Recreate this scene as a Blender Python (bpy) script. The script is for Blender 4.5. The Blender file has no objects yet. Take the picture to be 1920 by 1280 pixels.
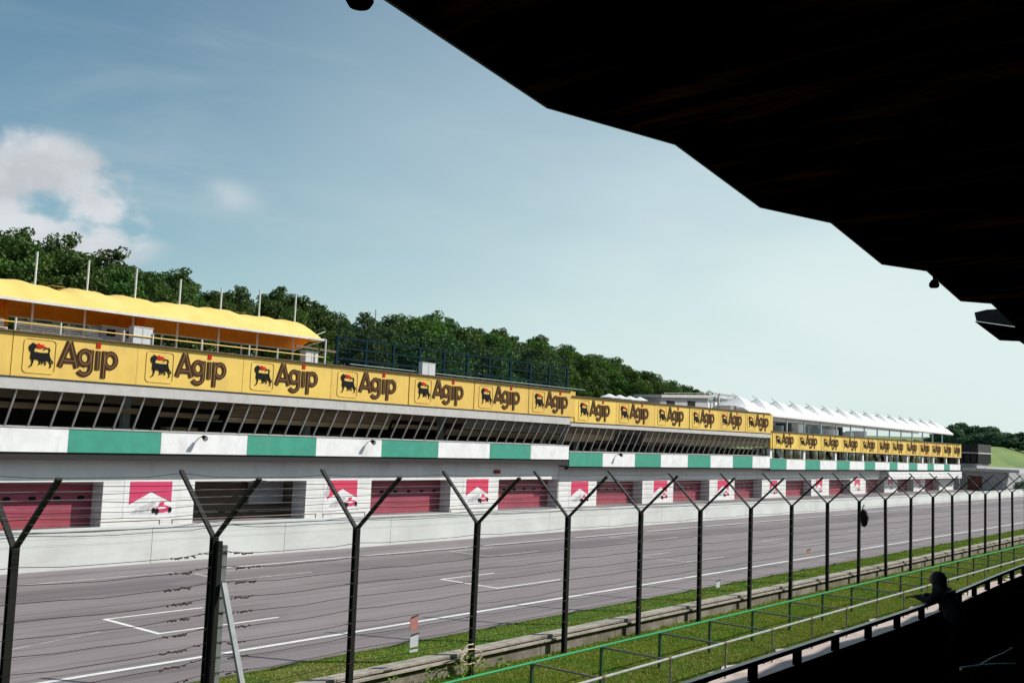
import bpy, math, random
import numpy as np
from mathutils import Matrix, Vector
R = math.radians
random.seed(7); rng = np.random.default_rng(7)
scene = bpy.context.scene
COL = scene.collection

# ------------------------------------------------------------------ camera
cam_d = bpy.data.cameras.new('camera'); cam = bpy.data.objects.new('camera', cam_d); COL.objects.link(cam)
cam_d.sensor_width = 36; cam_d.lens = 35.625; cam_d.clip_start = .1; cam_d.clip_end = 6000
EYE = 5.93
m3 = Matrix(((.62402651, -.10033367, -.77493488), (-.78038991, -.02953452, -.6245953), (.03978062, .99451539, -.09672971)))
cam.matrix_world = Matrix.Translation((0, 0, EYE)) @ m3.to_4x4()
scene.camera = cam

# ------------------------------------------------------------------ light
SUN_TO = Vector((1.08, -1.0, 1.2)).normalized()
elev = math.asin(SUN_TO.z)
az = math.atan2(SUN_TO.x, SUN_TO.y)          # clockwise from +Y
world = bpy.data.worlds.new('World'); scene.world = world; world.use_nodes = True
wn, wl = world.node_tree.nodes, world.node_tree.links
wn.clear()
def wnode(t, **k):
    n = wn.new(t)
    for a, b in k.items(): setattr(n, a, b)
    return n
out = wnode('ShaderNodeOutputWorld'); bg = wnode('ShaderNodeBackground'); bg.inputs[1].default_value = .108
wl.new(bg.outputs[0], out.inputs[0])
sky = wnode('ShaderNodeTexSky', sky_type='NISHITA', sun_disc=False)
sky.sun_elevation = elev; sky.sun_rotation = az; sky.altitude = 200; sky.air_density = 1.0; sky.dust_density = 1.3; sky.ozone_density = 1.6
tc = wnode('ShaderNodeTexCoord')
def vm(op, a=None, b=None, av=None, bv=None, out=0):
    n = wnode('ShaderNodeVectorMath', operation=op)
    if a: wl.new(a, n.inputs[0])
    elif av: n.inputs[0].default_value = av
    if b: wl.new(b, n.inputs[1])
    elif bv: n.inputs[1].default_value = bv
    return n.outputs[out]
def mt(op, a, b, clamp=False):
    n = wnode('ShaderNodeMath', operation=op, use_clamp=clamp)
    for i, v in enumerate((a, b)):
        if v is None: continue
        if hasattr(v, 'links'): wl.new(v, n.inputs[i])
        else: n.inputs[i].default_value = v
    return n.outputs[0]
D = tc.outputs['Generated']
def noise(vec, scale, detail, rough=.6, dist=0):
    n = wnode('ShaderNodeTexNoise'); n.inputs['Scale'].default_value = scale; n.inputs['Detail'].default_value = detail
    n.inputs['Roughness'].default_value = rough; n.inputs['Distortion'].default_value = dist
    wl.new(vec, n.inputs['Vector']); return n.outputs['Fac']
def mrange(v, a, b, c=0, d=1, smooth=True):
    n = wnode('ShaderNodeMapRange', interpolation_type='SMOOTHSTEP' if smooth else 'LINEAR'); wl.new(v, n.inputs[0])
    for i, x in zip((1, 2, 3, 4), (a, b, c, d)): n.inputs[i].default_value = x
    return n.outputs[0]
# soft cumulus bank towards the left of the view, a few more around the sky
def blob(c, sx, sz):
    dd = vm('SUBTRACT', D, None, bv=c); dd = vm('MULTIPLY', dd, None, bv=(1/sx, 1/sx, 1/sz))
    ln = vm('LENGTH', dd, out=1)
    return mrange(ln, 0, 1, 1, 0)
mask = None
small = blob((.556, .80, .218), .06, .022)
for c, sx, sz in [((.385, .895, .212), .17, .066), ((.45, .865, .202), .11, .046), ((.43, .88, .165), .13, .04),
                  ((-.6, .75, .25), .3, .12), ((-.9, -.3, .3), .3, .12), ((.2, -.9, .35), .3, .1), ((-.2, .9, .4), .18, .08)]:
    m = blob(c, sx, sz); mask = m if mask is None else mt('MAXIMUM', mask, m)
sD = vm('MULTIPLY', D, None, bv=(1, 1, 1.35))
n1 = noise(sD, 12.0, 9, .52, .0)
cl = mt('ADD', mt('MULTIPLY', mask, .60), mt('MULTIPLY', mt('SUBTRACT', n1, .5), 2.3))
cl = mt('MULTIPLY', mrange(cl, .08, .42), mrange(mask, .02, .45))
n2 = noise(vm('ADD', sD, None, bv=(.02, -.02, .035)), 12.0, 7, .52, .0)
shade = mrange(n2, .35, .70, 1.0, .70)
wisp = mt('MULTIPLY', mrange(noise(vm('MULTIPLY', D, None, bv=(1, 1, 5)), 2.6, 6, .55, .6), .42, .8), .30)
def mix(fac, a, b):
    n = wnode('ShaderNodeMix', data_type='RGBA')
    if hasattr(fac, 'links'): wl.new(fac, n.inputs[0])
    else: n.inputs[0].default_value = fac
    for i, v in ((6, a), (7, b)):
        if hasattr(v, 'links'): wl.new(v, n.inputs[i])
        else: n.inputs[i].default_value = v
    return n.outputs[2]
tint = wnode('ShaderNodeMix', data_type='RGBA', blend_type='MULTIPLY'); tint.inputs[0].default_value = 1
wl.new(sky.outputs[0], tint.inputs[6]); tint.inputs[7].default_value = (.76, .92, .82, 1)
sx = wnode('ShaderNodeSeparateXYZ'); wl.new(D, sx.inputs[0])
veil = mt('MULTIPLY', mrange(sx.outputs[0], .38, .98, 0, .90), mrange(sx.outputs[2], .0, .65, 1, .25))      # thin high veil towards the sunny side
veil = mt('ADD', veil, mt('MULTIPLY', mrange(sx.outputs[2], .0, .30, 1, 0), .16), True)
veil = mt('MULTIPLY', veil, mrange(noise(vm('MULTIPLY', D, None, bv=(1, 1, 3)), 2.0, 5, .5, .5), .25, .75, .75, 1.12))
c0 = mix(wisp, tint.outputs[2], (4.2, 4.9, 5.0, 1))
c0 = mix(veil, c0, (5.4, 6.3, 6.25, 1))
cb = wnode('ShaderNodeMix', data_type='RGBA', blend_type='MULTIPLY'); cb.inputs[0].default_value = 1
cb.inputs[6].default_value = (5.6, 5.7, 5.9, 1)
comb = wnode('ShaderNodeCombineColor'); [wl.new(shade, comb.inputs[i]) for i in range(3)]
wl.new(comb.outputs[0], cb.inputs[7])
c1 = mix(mt('MULTIPLY', cl, .85), c0, cb.outputs[2])
c1 = mix(mt('MULTIPLY', small, mrange(n1, .35, .7, .05, .55)), c1, (5.2, 5.5, 5.7, 1))
wl.new(c1, bg.inputs[0])

sd = bpy.data.lights.new('sun', 'SUN'); sd.energy = 4.6; sd.angle = R(.53); sd.color = (1, .955, .88)
sun = bpy.data.objects.new('sun', sd); COL.objects.link(sun)
sun.rotation_euler = SUN_TO.to_track_quat('Z', 'Y').to_euler(); sun.location = (40, -40, 60)
vs = scene.view_settings; vs.view_transform = 'Standard'; vs.look = 'None'; vs.exposure = .34; vs.gamma = 1; vs.use_curve_mapping = False
scene.cycles.max_bounces = 6; scene.cycles.transparent_max_bounces = 12; scene.cycles.caustics_reflective = False; scene.cycles.caustics_refractive = False

# ------------------------------------------------------------------ materials
MATS = {}
def mat(name, col, rough=.7, col2=None, scale=3., detail=5, bump=0., bscale=None, metal=0., stretch=(1, 1, 1), lo=.35, hi=.65,
        dirt=None, dscale=.5, dlo=.55, dhi=.8, dstretch=(1, 1, 1), coord='Object', spec=.5, transl=None, var=0.):
    m = bpy.data.materials.new(name); m.use_nodes = True; nt = m.node_tree; N, L = nt.nodes, nt.links
    bs = N['Principled BSDF']; bs.inputs['Roughness'].default_value = rough; bs.inputs['Metallic'].default_value = metal
    bs.inputs['Specular IOR Level'].default_value = spec
    t = N.new('ShaderNodeTexCoord'); g = N.new('ShaderNodeNewGeometry')
    def nz(sc, st, d=5, r=.6):
        mp = N.new('ShaderNodeVectorMath'); mp.operation = 'MULTIPLY'; mp.inputs[1].default_value = st
        L.new(g.outputs['Position'] if coord == 'World' else t.outputs['Object'], mp.inputs[0])
        n = N.new('ShaderNodeTexNoise'); n.inputs['Scale'].default_value = sc; n.inputs['Detail'].default_value = d; n.inputs['Roughness'].default_value = r
        L.new(mp.outputs[0], n.inputs['Vector']); return n.outputs['Fac']
    def rmp(f, a, b):
        n = N.new('ShaderNodeMapRange'); n.inputs[1].default_value = a; n.inputs[2].default_value = b; L.new(f, n.inputs[0]); return n.outputs[0]
    def mx(f, a, b, bt='MIX'):
        n = N.new('ShaderNodeMix'); n.data_type = 'RGBA'; n.blend_type = bt
        if hasattr(f, 'links'): L.new(f, n.inputs[0])
        else: n.inputs[0].default_value = f
        for i, v in ((6, a), (7, b)):
            if hasattr(v, 'links'): L.new(v, n.inputs[i])
            else: n.inputs[i].default_value = (*v, 1)
        return n.outputs[2]
    col2 = col2 or tuple(c*.8 for c in col)
    c = mx(rmp(nz(scale, stretch, detail), lo, hi), col, col2)
    if dirt: c = mx(rmp(nz(dscale, dstretch, 6, .65), dlo, dhi), c, dirt)
    if var:
        oi = N.new('ShaderNodeObjectInfo'); a = rmp(oi.outputs['Random'], 0, 1); hs = N.new('ShaderNodeHueSaturation')
        mr = N.new('ShaderNodeMapRange'); mr.inputs[3].default_value = 1-var; mr.inputs[4].default_value = 1+var; L.new(a, mr.inputs[0])
        L.new(mr.outputs[0], hs.inputs['Value']); L.new(c, hs.inputs['Color'])
        mr2 = N.new('ShaderNodeMapRange'); mr2.inputs[3].default_value = .5-min(.03, var*.1); mr2.inputs[4].default_value = .5+min(.02, var*.08); L.new(a, mr2.inputs[0]); L.new(mr2.outputs[0], hs.inputs['Hue'])
        c = hs.outputs[0]
    L.new(c, bs.inputs['Base Color'])
    if bump:
        b = N.new('ShaderNodeBump'); b.inputs['Strength'].default_value = bump; b.inputs['Distance'].default_value = .02
        L.new(nz(bscale or scale*4, stretch, 6), b.inputs['Height']); L.new(b.outputs[0], bs.inputs['Normal'])
    if transl is not None:
        tr = N.new('ShaderNodeBsdfTranslucent'); ms = N.new('ShaderNodeMixShader'); ms.inputs[0].default_value = transl[0]
        tm = mx(1.0, c, transl[1], 'MULTIPLY'); L.new(tm, tr.inputs[0])
        L.new(bs.outputs[0], ms.inputs[1]); L.new(tr.outputs[0], ms.inputs[2]); L.new(ms.outputs[0], N['Material Output'].inputs[0])
    MATS[name] = m; return m
M = MATS
mat('white_paint', (.72, .72, .73), .55, (.63, .63, .64), 1.2, dirt=(.42, .40, .37), dscale=1.1, dlo=.53, dhi=.92, dstretch=(1, 1, .25), coord='World')
mat('green_paint', (.030, .27, .19), .55, (.024, .225, .16), 1.3, dirt=(.10, .22, .17), dscale=1.0, dlo=.52, dhi=.95, dstretch=(1, 1, .3), coord='World')
mat('yellow_panel', (.66, .44, .088), .55, (.60, .395, .075), .8, dirt=(.42, .30, .09), dscale=.8, dlo=.50, dhi=.92, dstretch=(1, 1, .3), coord='World', var=.05)
mat('yellow_rim', (.66, .44, .09), .6)
mat('letter_brown', (.040, .016, .008), .8, (.055, .025, .012), 3, spec=.1)
mat('letter_inline', (.21, .12, .05), .8, spec=.1)
mat('black_paint', (.008, .008, .010), .75, spec=.12)
mat('sign_red', (.50, .018, .012), .8, spec=.1)
mat('poster_red', (.60, .034, .105), .5, (.54, .028, .09), .6, coord='World', var=.06)
mat('door_red', (.30, .045, .075), .5, (.25, .034, .06), .7, coord='World', dirt=(.2, .05, .05), dscale=.7, var=.07)
mat('dark_brown', (.12, .080, .062), .8, (.085, .055, .043), 1.0)
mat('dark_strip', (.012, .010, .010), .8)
mat('smoke_grey', (.33, .33, .35), .7, (.6, .6, .6), 3)
mat('concrete_light', (.45, .43, .425), .8, (.38, .37, .365), 1.5, dirt=(.33, .30, .27), dscale=.9, dstretch=(1, 1, .3), coord='World', bump=.2)
mat('wall_white', (.70, .70, .69), .7, (.62, .62, .62), .6, dirt=(.48, .47, .45), dscale=.5, dlo=.5, dhi=.85, dstretch=(1, 1, .35), coord='World', bump=.1)
mat('pit_wall_white', (.57, .59, .58), .7, (.48, .50, .49), .35, dirt=(.42, .40, .38), dscale=.45, dlo=.5, dhi=.8, dstretch=(.5, 1, 1), coord='World', bump=.1)
mat('coping_brown', (.16, .10, .06), .7, (.11, .07, .04), 2)
mat('frame_grey', (.40, .38, .36), .5, (.33, .31, .30), 2)
mat('reflection_tan', (.66, .55, .38), .8, (.50, .41, .28), 1.5, stretch=(.3, 1, 3))  # tones of window reflections, painted on strips behind the panes
mat('reflection_brown', (.40, .31, .20), .85, (.22, .17, .11), 1.5, stretch=(.3, 1, 3))
mat('reflection_grey', (.34, .34, .32), .85, (.20, .20, .19), 1.5, stretch=(.3, 1, 3))
mat('column_grey', (.30, .38, .42), .6)
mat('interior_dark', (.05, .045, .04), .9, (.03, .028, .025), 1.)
mat('interior_beam', (.34, .28, .20), .8)
mat('steel_white', (.62, .62, .60), .45, (.5, .5, .48), 3, metal=.0)
mat('galvanised', (.24, .26, .27), .6, (.17, .19, .20), 6)
mat('yellow_rail', (.75, .46, .06), .5)
mat('canvas', (.90, .73, .25), .8, (.86, .67, .19), .7, transl=(.36, (1, .75, .35)), bump=.25, bscale=2.0)
mat('lining_orange', (.80, .36, .03), .85, (.66, .27, .02), .9, transl=(.5, (1, .85, .5)))
mat('canvas_worn', (.42, .36, .30), .9, (.6, .5, .3), 3)
mat('teal_steel', (.004, .020, .030), .8, spec=.08)
mat('tent_white', (.88, .88, .88), .7, (.82, .82, .82), 1, transl=(.25, (.9, .9, .9)))
mat('fence_post', (.006, .008, .007), .6, (.011, .010, .008), 6, spec=.25)
mat('post_grey', (.15, .17, .17), .6, (.11, .13, .13), 4)
mat('wire', (.03, .022, .018), .9, spec=.1)
mat('barb_rust', (.035, .014, .008), .8)
mat('rail_green', (.015, .23, .075), .4, (.02, .28, .10), 3)
mat('rail_green_dark', (.010, .075, .025), .5, (.02, .05, .02), 3)
mat('rail_steel', (.40, .41, .41), .42, (.24, .19, .15), 5, lo=.5, hi=.8, metal=.35)
mat('bar_grey', (.14, .14, .14), .5, (.2, .17, .14), 6)
mat('barrier_concrete', (.26, .235, .205), .9, (.15, .13, .105), 1.6, bump=.6, dirt=(.10, .085, .055), dscale=1.5, dlo=.40, dhi=.68, dstretch=(1, 1, .6), coord='World')
mat('barrier_cap', (.38, .345, .30), .9, (.25, .225, .195), 3, bump=.5, coord='World', dirt=(.12, .11, .085), dscale=1.1, dlo=.52, dhi=.8)
mat('grass_ground', (.07, .125, .014), .95, (.12, .13, .03), 5, coord='World', bump=.8, dirt=(.16, .125, .06), dscale=1.6, dlo=.56, dhi=.72)
mat('verge_ground', (.07, .17, .04), .95, (.10, .19, .045), .9, coord='World', stretch=(.4, 1, 1), dirt=(.2, .15, .09), dscale=.45, dlo=.66, dhi=.85)
mat('dirt', (.33, .22, .15), .95, (.24, .17, .11), 1.5, coord='World')
mat('blade', (.14, .26, .035), .8, (.26, .30, .05), .8, coord='World', transl=(.3, (1, 1, .5)))
mat('blade_dry', (.42, .38, .14), .8, (.16, .2, .04), .8, coord='World', transl=(.3, (1, 1, .6)))
mat('path_concrete', (.50, .40, .37), .9, (.40, .33, .30), .9, coord='World', bump=.2, dirt=(.26, .22, .17), dscale=1.2)
mat('hill_grass', (.065, .125, .025), .95, (.15, .20, .045), .06, coord='World')
mat('forest_floor', (.02, .035, .012), .95)
mat('leaf', (.030, .075, .016), .6, (.085, .14, .030), .55, detail=3, lo=.38, hi=.62, transl=(.28, (1, 1.2, .4)), var=.28, spec=.25)
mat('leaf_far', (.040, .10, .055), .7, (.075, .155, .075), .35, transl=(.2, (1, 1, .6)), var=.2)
mat('pale_bark', (.55, .55, .48), .8, (.2, .2, .17), 9)
mat('bark', (.10, .075, .055), .9)
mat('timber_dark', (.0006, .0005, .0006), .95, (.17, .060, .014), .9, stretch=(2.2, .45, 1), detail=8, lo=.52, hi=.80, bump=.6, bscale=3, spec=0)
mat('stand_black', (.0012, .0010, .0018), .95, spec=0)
mat('roof_edge', (.05, .055, .045), .6)
mat('gutter_grey', (.30, .30, .32), .8, transl=(.55, (1, 1, 1)))
mat('stand_rail', (.055, .07, .08), .28, metal=.7)
mat('bench_wood', (.002, .002, .002), .8, (.16, .16, .13), 1.7, stretch=(.7, 4, 4), lo=.66, hi=.76, spec=0)
mat('jacket', (.005, .005, .007), .9)
mat('hair', (.006, .004, .003), .8)
mat('skin', (.22, .08, .05), .6)
mat('denim', (.008, .01, .016), .9)
mat('shoe', (.006, .006, .006), .6)
mat('hose', (.52, .42, .28), .6)
mat('plate_white', (.50, .52, .55), .5, (.42, .44, .47), 6)
mat('plate_red', (.33, .13, .12), .6, (.40, .17, .15), 8)
mat('plate_pink', (.70, .05, .22), .5)
mat('door_rust', (.12, .025, .015), .8)
mat('grey_plaster', (.34, .34, .35), .85, (.27, .27, .28), .5, coord='World')
mat('tyre', (.015, .015, .015), .8)
mat('hut_grey', (.32, .30, .33), .7, (.26, .25, .27), 1)
mat('line_paint', (.74, .74, .72), .7, (.60, .60, .58), 2.5, coord='World', dirt=(.3, .28, .28), dscale=2.5, dlo=.58, dhi=.8)
mat('line_faded', (.52, .50, .49), .7, (.30, .28, .28), 2.5, coord='World', dirt=(.2, .19, .19), dscale=2., dlo=.5, dhi=.7)

def asphalt():
    m = bpy.data.materials.new('asphalt'); m.use_nodes = True; N, L = m.node_tree.nodes, m.node_tree.links
    bs = N['Principled BSDF']; bs.inputs['Roughness'].default_value = .82; bs.inputs['Specular IOR Level'].default_value = .35
    g = N.new('ShaderNodeNewGeometry')
    def nz(sc, st, d=5, r=.6):
        mp = N.new('ShaderNodeVectorMath'); mp.operation = 'MULTIPLY'; mp.inputs[1].default_value = st; L.new(g.outputs['Position'], mp.inputs[0])
        n = N.new('ShaderNodeTexNoise'); n.inputs['Scale'].default_value = sc; n.inputs['Detail'].default_value = d; n.inputs['Roughness'].default_value = r
        L.new(mp.outputs[0], n.inputs['Vector']); return n.outputs['Fac']
    def rmp(f, a, b, c=0, d=1):
        n = N.new('ShaderNodeMapRange'); n.interpolation_type = 'SMOOTHSTEP'
        for i, v in zip((1, 2, 3, 4), (a, b, c, d)): n.inputs[i].default_value = v
        L.new(f, n.inputs[0]); return n.outputs[0]
    def mx(f, a, b):
        n = N.new('ShaderNodeMix'); n.data_type = 'RGBA'
        if hasattr(f, 'links'): L.new(f, n.inputs[0])
        else: n.inputs[0].default_value = f
        for i, v in ((6, a), (7, b)):
            if hasattr(v, 'links'): L.new(v, n.inputs[i])
            else: n.inputs[i].default_value = (*v, 1)
        return n.outputs[2]
    c = mx(rmp(nz(.35, (.25, 1, 1), 6), .35, .65), (.188, .160, .168), (.232, .199, .207))
    c = mx(rmp(nz(1.0, (.012, 1.1, 1), 4, .7), .50, .72, 0, .75), c, (.105, .092, .100))      # long rubbered-in streaks
    c = mx(rmp(nz(2.2, (.02, 1.6, 1), 3, .6), .60, .75, 0, .6), c, (.12, .105, .112))
    sep = N.new('ShaderNodeSeparateXYZ'); L.new(g.outputs['Position'], sep.inputs[0])
    band = N.new('ShaderNodeMath'); band.operation = 'SUBTRACT'; L.new(sep.outputs[1], band.inputs[0]); band.inputs[1].default_value = 34.6
    ab = N.new('ShaderNodeMath'); ab.operation = 'ABSOLUTE'; L.new(band.outputs[0], ab.inputs[0])
    c = mx(rmp(ab.outputs[0], .2, 1.9, .55, 0), c, (.095, .083, .092))                       # dark racing line on the far side
    for y0, w_ in ((30.25, .05), (26.6, .04), (33.9, .05)):      # paving joints
        q = N.new('ShaderNodeMath'); q.operation = 'SUBTRACT'; L.new(sep.outputs[1], q.inputs[0]); q.inputs[1].default_value = y0
        qa = N.new('ShaderNodeMath'); qa.operation = 'ABSOLUTE'; L.new(q.outputs[0], qa.inputs[0]); c = mx(rmp(qa.outputs[0], w_*.4, w_*1.4, .7, 0), c, (.07, .06, .062))
    c = mx(rmp(nz(1.6, (.01, 2.6, 1), 2, .5), .56, .66, 0, .5), c, (.09, .08, .086))      # tyre marks
    c = mx(rmp(nz(.18, (.5, 1, 1), 2, .5), .52, .54, 0, .22), c, (.27, .235, .24))             # resurfaced patches
    c = mx(rmp(nz(14, (1, 1, 1), 3, .7), .35, .75, 0, .28), c, (.09, .08, .08))
    c = mx(rmp(nz(9, (1, 1, 1), 2), .68, .78, 0, .5), c, (.30, .28, .27))
    L.new(c, bs.inputs['Base Color'])
    b = N.new('ShaderNodeBump'); b.inputs['Strength'].default_value = .3; b.inputs['Distance'].default_value = .01
    L.new(nz(30, (1, 1, 1)), b.inputs['Height']); L.new(b.outputs[0], bs.inputs['Normal']); MATS['asphalt'] = m
asphalt()
def glass(name, tintc, gl=.12):
    m = bpy.data.materials.new(name); m.use_nodes = True; N, L = m.node_tree.nodes, m.node_tree.links; N.clear()
    o = N.new('ShaderNodeOutputMaterial'); t = N.new('ShaderNodeBsdfTransparent'); t.inputs[0].default_value = (*tintc, 1)
    gs = N.new('ShaderNodeBsdfGlossy'); gs.inputs['Roughness'].default_value = .03; gs.inputs[0].default_value = (.75, .72, .68, 1)
    fr = N.new('ShaderNodeFresnel'); fr.inputs[0].default_value = 1.5
    # slight waviness so each pane reflects a little differently
    tx = N.new('ShaderNodeTexNoise'); g = N.new('ShaderNodeNewGeometry'); L.new(g.outputs['Position'], tx.inputs['Vector']); tx.inputs['Scale'].default_value = .7
    b = N.new('ShaderNodeBump'); b.inputs['Strength'].default_value = .25; b.inputs['Distance'].default_value = .03; L.new(tx.outputs['Fac'], b.inputs['Height'])
    L.new(b.outputs[0], gs.inputs['Normal'])
    ad = N.new('ShaderNodeMath'); ad.operation = 'ADD'; ad.use_clamp = True; ad.inputs[1].default_value = gl; L.new(fr.outputs[0], ad.inputs[0])
    ms = N.new('ShaderNodeMixShader'); L.new(ad.outputs[0], ms.inputs[0]); L.new(t.outputs[0], ms.inputs[1]); L.new(gs.outputs[0], ms.inputs[2])
    L.new(ms.outputs[0], o.inputs[0]); MATS[name] = m
glass('window_glass', (.97, .96, .93), -.06)

# ------------------------------------------------------------------ mesh helpers
class MB:
    def __init__(s): s.v = []; s.f = []
    def add(s, vs, fs):
        o = len(s.v); s.v += [tuple(v) for v in vs]; s.f += [tuple(o+i for i in f) for f in fs]; return s
    def box(s, a, b):
        x0, y0, z0 = a; x1, y1, z1 = b
        return s.hexa([(x0, y0, z0), (x1, y0, z0), (x1, y1, z0), (x0, y1, z0), (x0, y0, z1), (x1, y0, z1), (x1, y1, z1), (x0, y1, z1)])
    def hexa(s, p): return s.add(p, [(3, 2, 1, 0), (4, 5, 6, 7), (0, 1, 5, 4), (1, 2, 6, 5), (2, 3, 7, 6), (3, 0, 4, 7)])
    def band(s, x0, x1, y0, y1, za0, zb0, za1, zb1):
        return s.hexa([(x0, y0, za0), (x1, y0, za1), (x1, y1, za1), (x0, y1, za0), (x0, y0, zb0), (x1, y0, zb1), (x1, y1, zb1), (x0, y1, zb0)])
    def bar(s, a, b, w, h=None, upv=(0, 0, 1)):
        a, b = Vector(a), Vector(b); h = h or w; d = (b-a).normalized(); u = Vector(upv)
        if abs(d.dot(u)) > .98: u = Vector((0, 1, 0))
        r = d.cross(u).normalized(); u = r.cross(d).normalized(); r *= w/2; u *= h/2
        return s.hexa([a-r-u, b-r-u, b+r-u, a+r-u, a-r+u, b-r+u, b+r+u, a+r+u])
    def tube(s, pts, r, n=8, cap=True):
        pts = [Vector(p) for p in pts]; o = len(s.v); k = len(pts)
        rr = r if isinstance(r, (list, tuple)) else [r]*k
        prev = None
        for i, p in enumerate(pts):
            d = (pts[min(i+1, k-1)]-pts[max(i-1, 0)]).normalized()
            u = prev if prev is not None else (Vector((0, 0, 1)) if abs(d.z) < .9 else Vector((1, 0, 0)))
            e1 = d.cross(u)
            if e1.length < 1e-4: e1 = d.cross(Vector((0, 1, 0)))
            e1.normalize(); e2 = e1.cross(d).normalized(); prev = e2
            for j in range(n):
                a = 2*math.pi*j/n; s.v.append(tuple(p+e1*math.cos(a)*rr[i]+e2*math.sin(a)*rr[i]))
        for i in range(k-1):
            for j in range(n):
                s.f.append((o+i*n+j, o+i*n+(j+1) % n, o+(i+1)*n+(j+1) % n, o+(i+1)*n+j))
        if cap: s.f.append(tuple(o+j for j in range(n))[::-1]); s.f.append(tuple(o+(k-1)*n+j for j in range(n)))
        return s
    def prism(s, poly, y0, y1):           # polygon in XZ extruded along Y (front = y0)
        n = len(poly); s.add([(x, y0, z) for x, z in poly]+[(x, y1, z) for x, z in poly],
              [tuple(range(n)), tuple(range(2*n-1, n-1, -1))]+[(i, n+i, n+(i+1) % n, (i+1) % n) for i in range(n)]); return s
    def ribbon(s, pts, w, y0, y1, closed=False):   # stroke of width w in the XZ plane
        n = len(pts); P = [Vector((x, z)) for x, z in pts]; Ls = []; Rs = []
        for i in range(n):
            a = P[(i-1) % n] if closed or i > 0 else P[i]; b = P[(i+1) % n] if closed or i < n-1 else P[i]
            d = (b-a).normalized(); nn = Vector((-d.y, d.x))*w/2; Ls.append(P[i]+nn); Rs.append(P[i]-nn)
        for i in range(n if closed else n-1):
            j = (i+1) % n; s.prism([tuple(Rs[i]), tuple(Rs[j]), tuple(Ls[j]), tuple(Ls[i])], y0, y1)
        return s
    def build(s, name, m, parent=None, loc=None, smooth=False):
        me = bpy.data.meshes.new(name); me.from_pydata(s.v, [], s.f); me.update()
        me.materials.append(MATS[m] if isinstance(m, str) else m)
        if smooth: me.polygons.foreach_set('use_smooth', [True]*len(me.polygons))
        return mkobj(name, me, parent, loc)
def mkobj(name, data, parent=None, loc=None):
    o = bpy.data.objects.new(name, data); COL.objects.link(o)
    if parent is not None: o.parent = parent
    if loc is not None: o.location = loc
    return o
def tag(o, label=None, cat=None, group=None, kind=None):
    for k, v in (('label', label), ('category', cat), ('group', group), ('kind', kind)):
        if v: o[k] = v
    return o
def thing(name, label, cat, loc=(0, 0, 0), rz=0, group=None):
    o = mkobj(name, None); o.location = loc; o.rotation_euler = (0, 0, rz); return tag(o, label, cat, group)
def copy_tree(o, parent=None):
    c = o.copy(); COL.objects.link(c); c.parent = parent
    for ch in KIDS(o): copy_tree(ch, c)
    return c
def KIDS(o): return [k for k in COL.objects if k.parent is o] if o.name not in KC else KC[o.name]
KC = {}
def cache(o):
    KC[o.name] = [k for k in COL.objects if k.parent is o]
    for k in KC[o.name]: cache(k)
def dup(o, label=None, loc=None):
    r = _dup(o, None)
    if label: r['label'] = label
    if loc is not None: r.location = loc
    return r
def _dup(o, parent):
    c = o.copy(); COL.objects.link(c); c.parent = parent
    for ch in KC.get(o.name, []): _dup(ch, c)
    return c
def structure(o): o['kind'] = 'structure'; return o
ORD = ['first', 'second', 'third', 'fourth', 'fifth', 'sixth', 'seventh', 'eighth', 'ninth', 'tenth', 'eleventh', 'twelfth', 'thirteenth', 'fourteenth',
       'fifteenth', 'sixteenth', 'seventeenth', 'eighteenth', 'nineteenth', 'twentieth']
def ordn(i):
    if i < 20: return ORD[i]
    tens = {2: 'twenty', 3: 'thirty', 4: 'forty', 5: 'fifty', 6: 'sixty', 7: 'seventy', 8: 'eighty', 9: 'ninety'}
    n = i+1; h = 'hundred and ' if n > 100 else ('hundredth' if n == 100 else '')
    if n == 100: return h
    n %= 100
    if n <= 20: return h+ORD[n-1]
    t, u = divmod(n, 10)
    return h+(tens[t]+'-'+ORD[u-1] if u else tens[t][:-1]+'ieth')

# ------------------------------------------------------------------ ground
def sheet(name, x0, x1, y0, y1, z, m, nx=1, ny=1, zf=None, yf=None):
    b = MB(); X = np.linspace(x0, x1, nx+1); Y = np.linspace(y0, y1, ny+1)
    for y in Y:
        for x in X:
            yy = yf(x, y) if yf else y
            b.v.append((x, yy, z+(zf(x, yy) if zf else 0)))
    for j in range(ny):
        for i in range(nx):
            a = j*(nx+1)+i; b.f.append((a, a+1, a+nx+2, a+nx+1))
    return structure(b.build(name, m))
sheet('ground', -1500, 4000, -1500, 4000, -.62, 'hill_grass')
sheet('spectator_grass', -60, 700, 2, 18.45, -.36, 'grass_ground', 380, 20, zf=lambda x, y: -.012+.008*math.sin(x*1.3+y)+.006*math.sin(x*.37-y*2.1))
# concrete walkway in front of the stand, ragged where the grass grows over it
pe = [13.45+.22*math.sin(i*.9)+.18*math.sin(i*2.3+1)+.1*math.sin(i*5.1) for i in range(400)]
b = MB()
for i in range(400):
    x = -20+i*.6; b.v += [(x, 5.2, -.29), (x, pe[i], -.29)]
for i in range(399): b.f.append((2*i, 2*i+2, 2*i+3, 2*i+1))
structure(b.build('walkway', 'path_concrete'))
b = MB().box((-60, 18.60, -.5), (700, 20.95, -.03)); structure(b.build('grass_verge', 'verge_ground'))
structure(MB().box((-120, 20.95, -.5), (900, 39.96, 0)).build('race_track', 'asphalt'))
structure(MB().box((-120, 39.96, -.5), (900, 57.0, -.01)).build('pit_lane', 'asphalt'))
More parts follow.
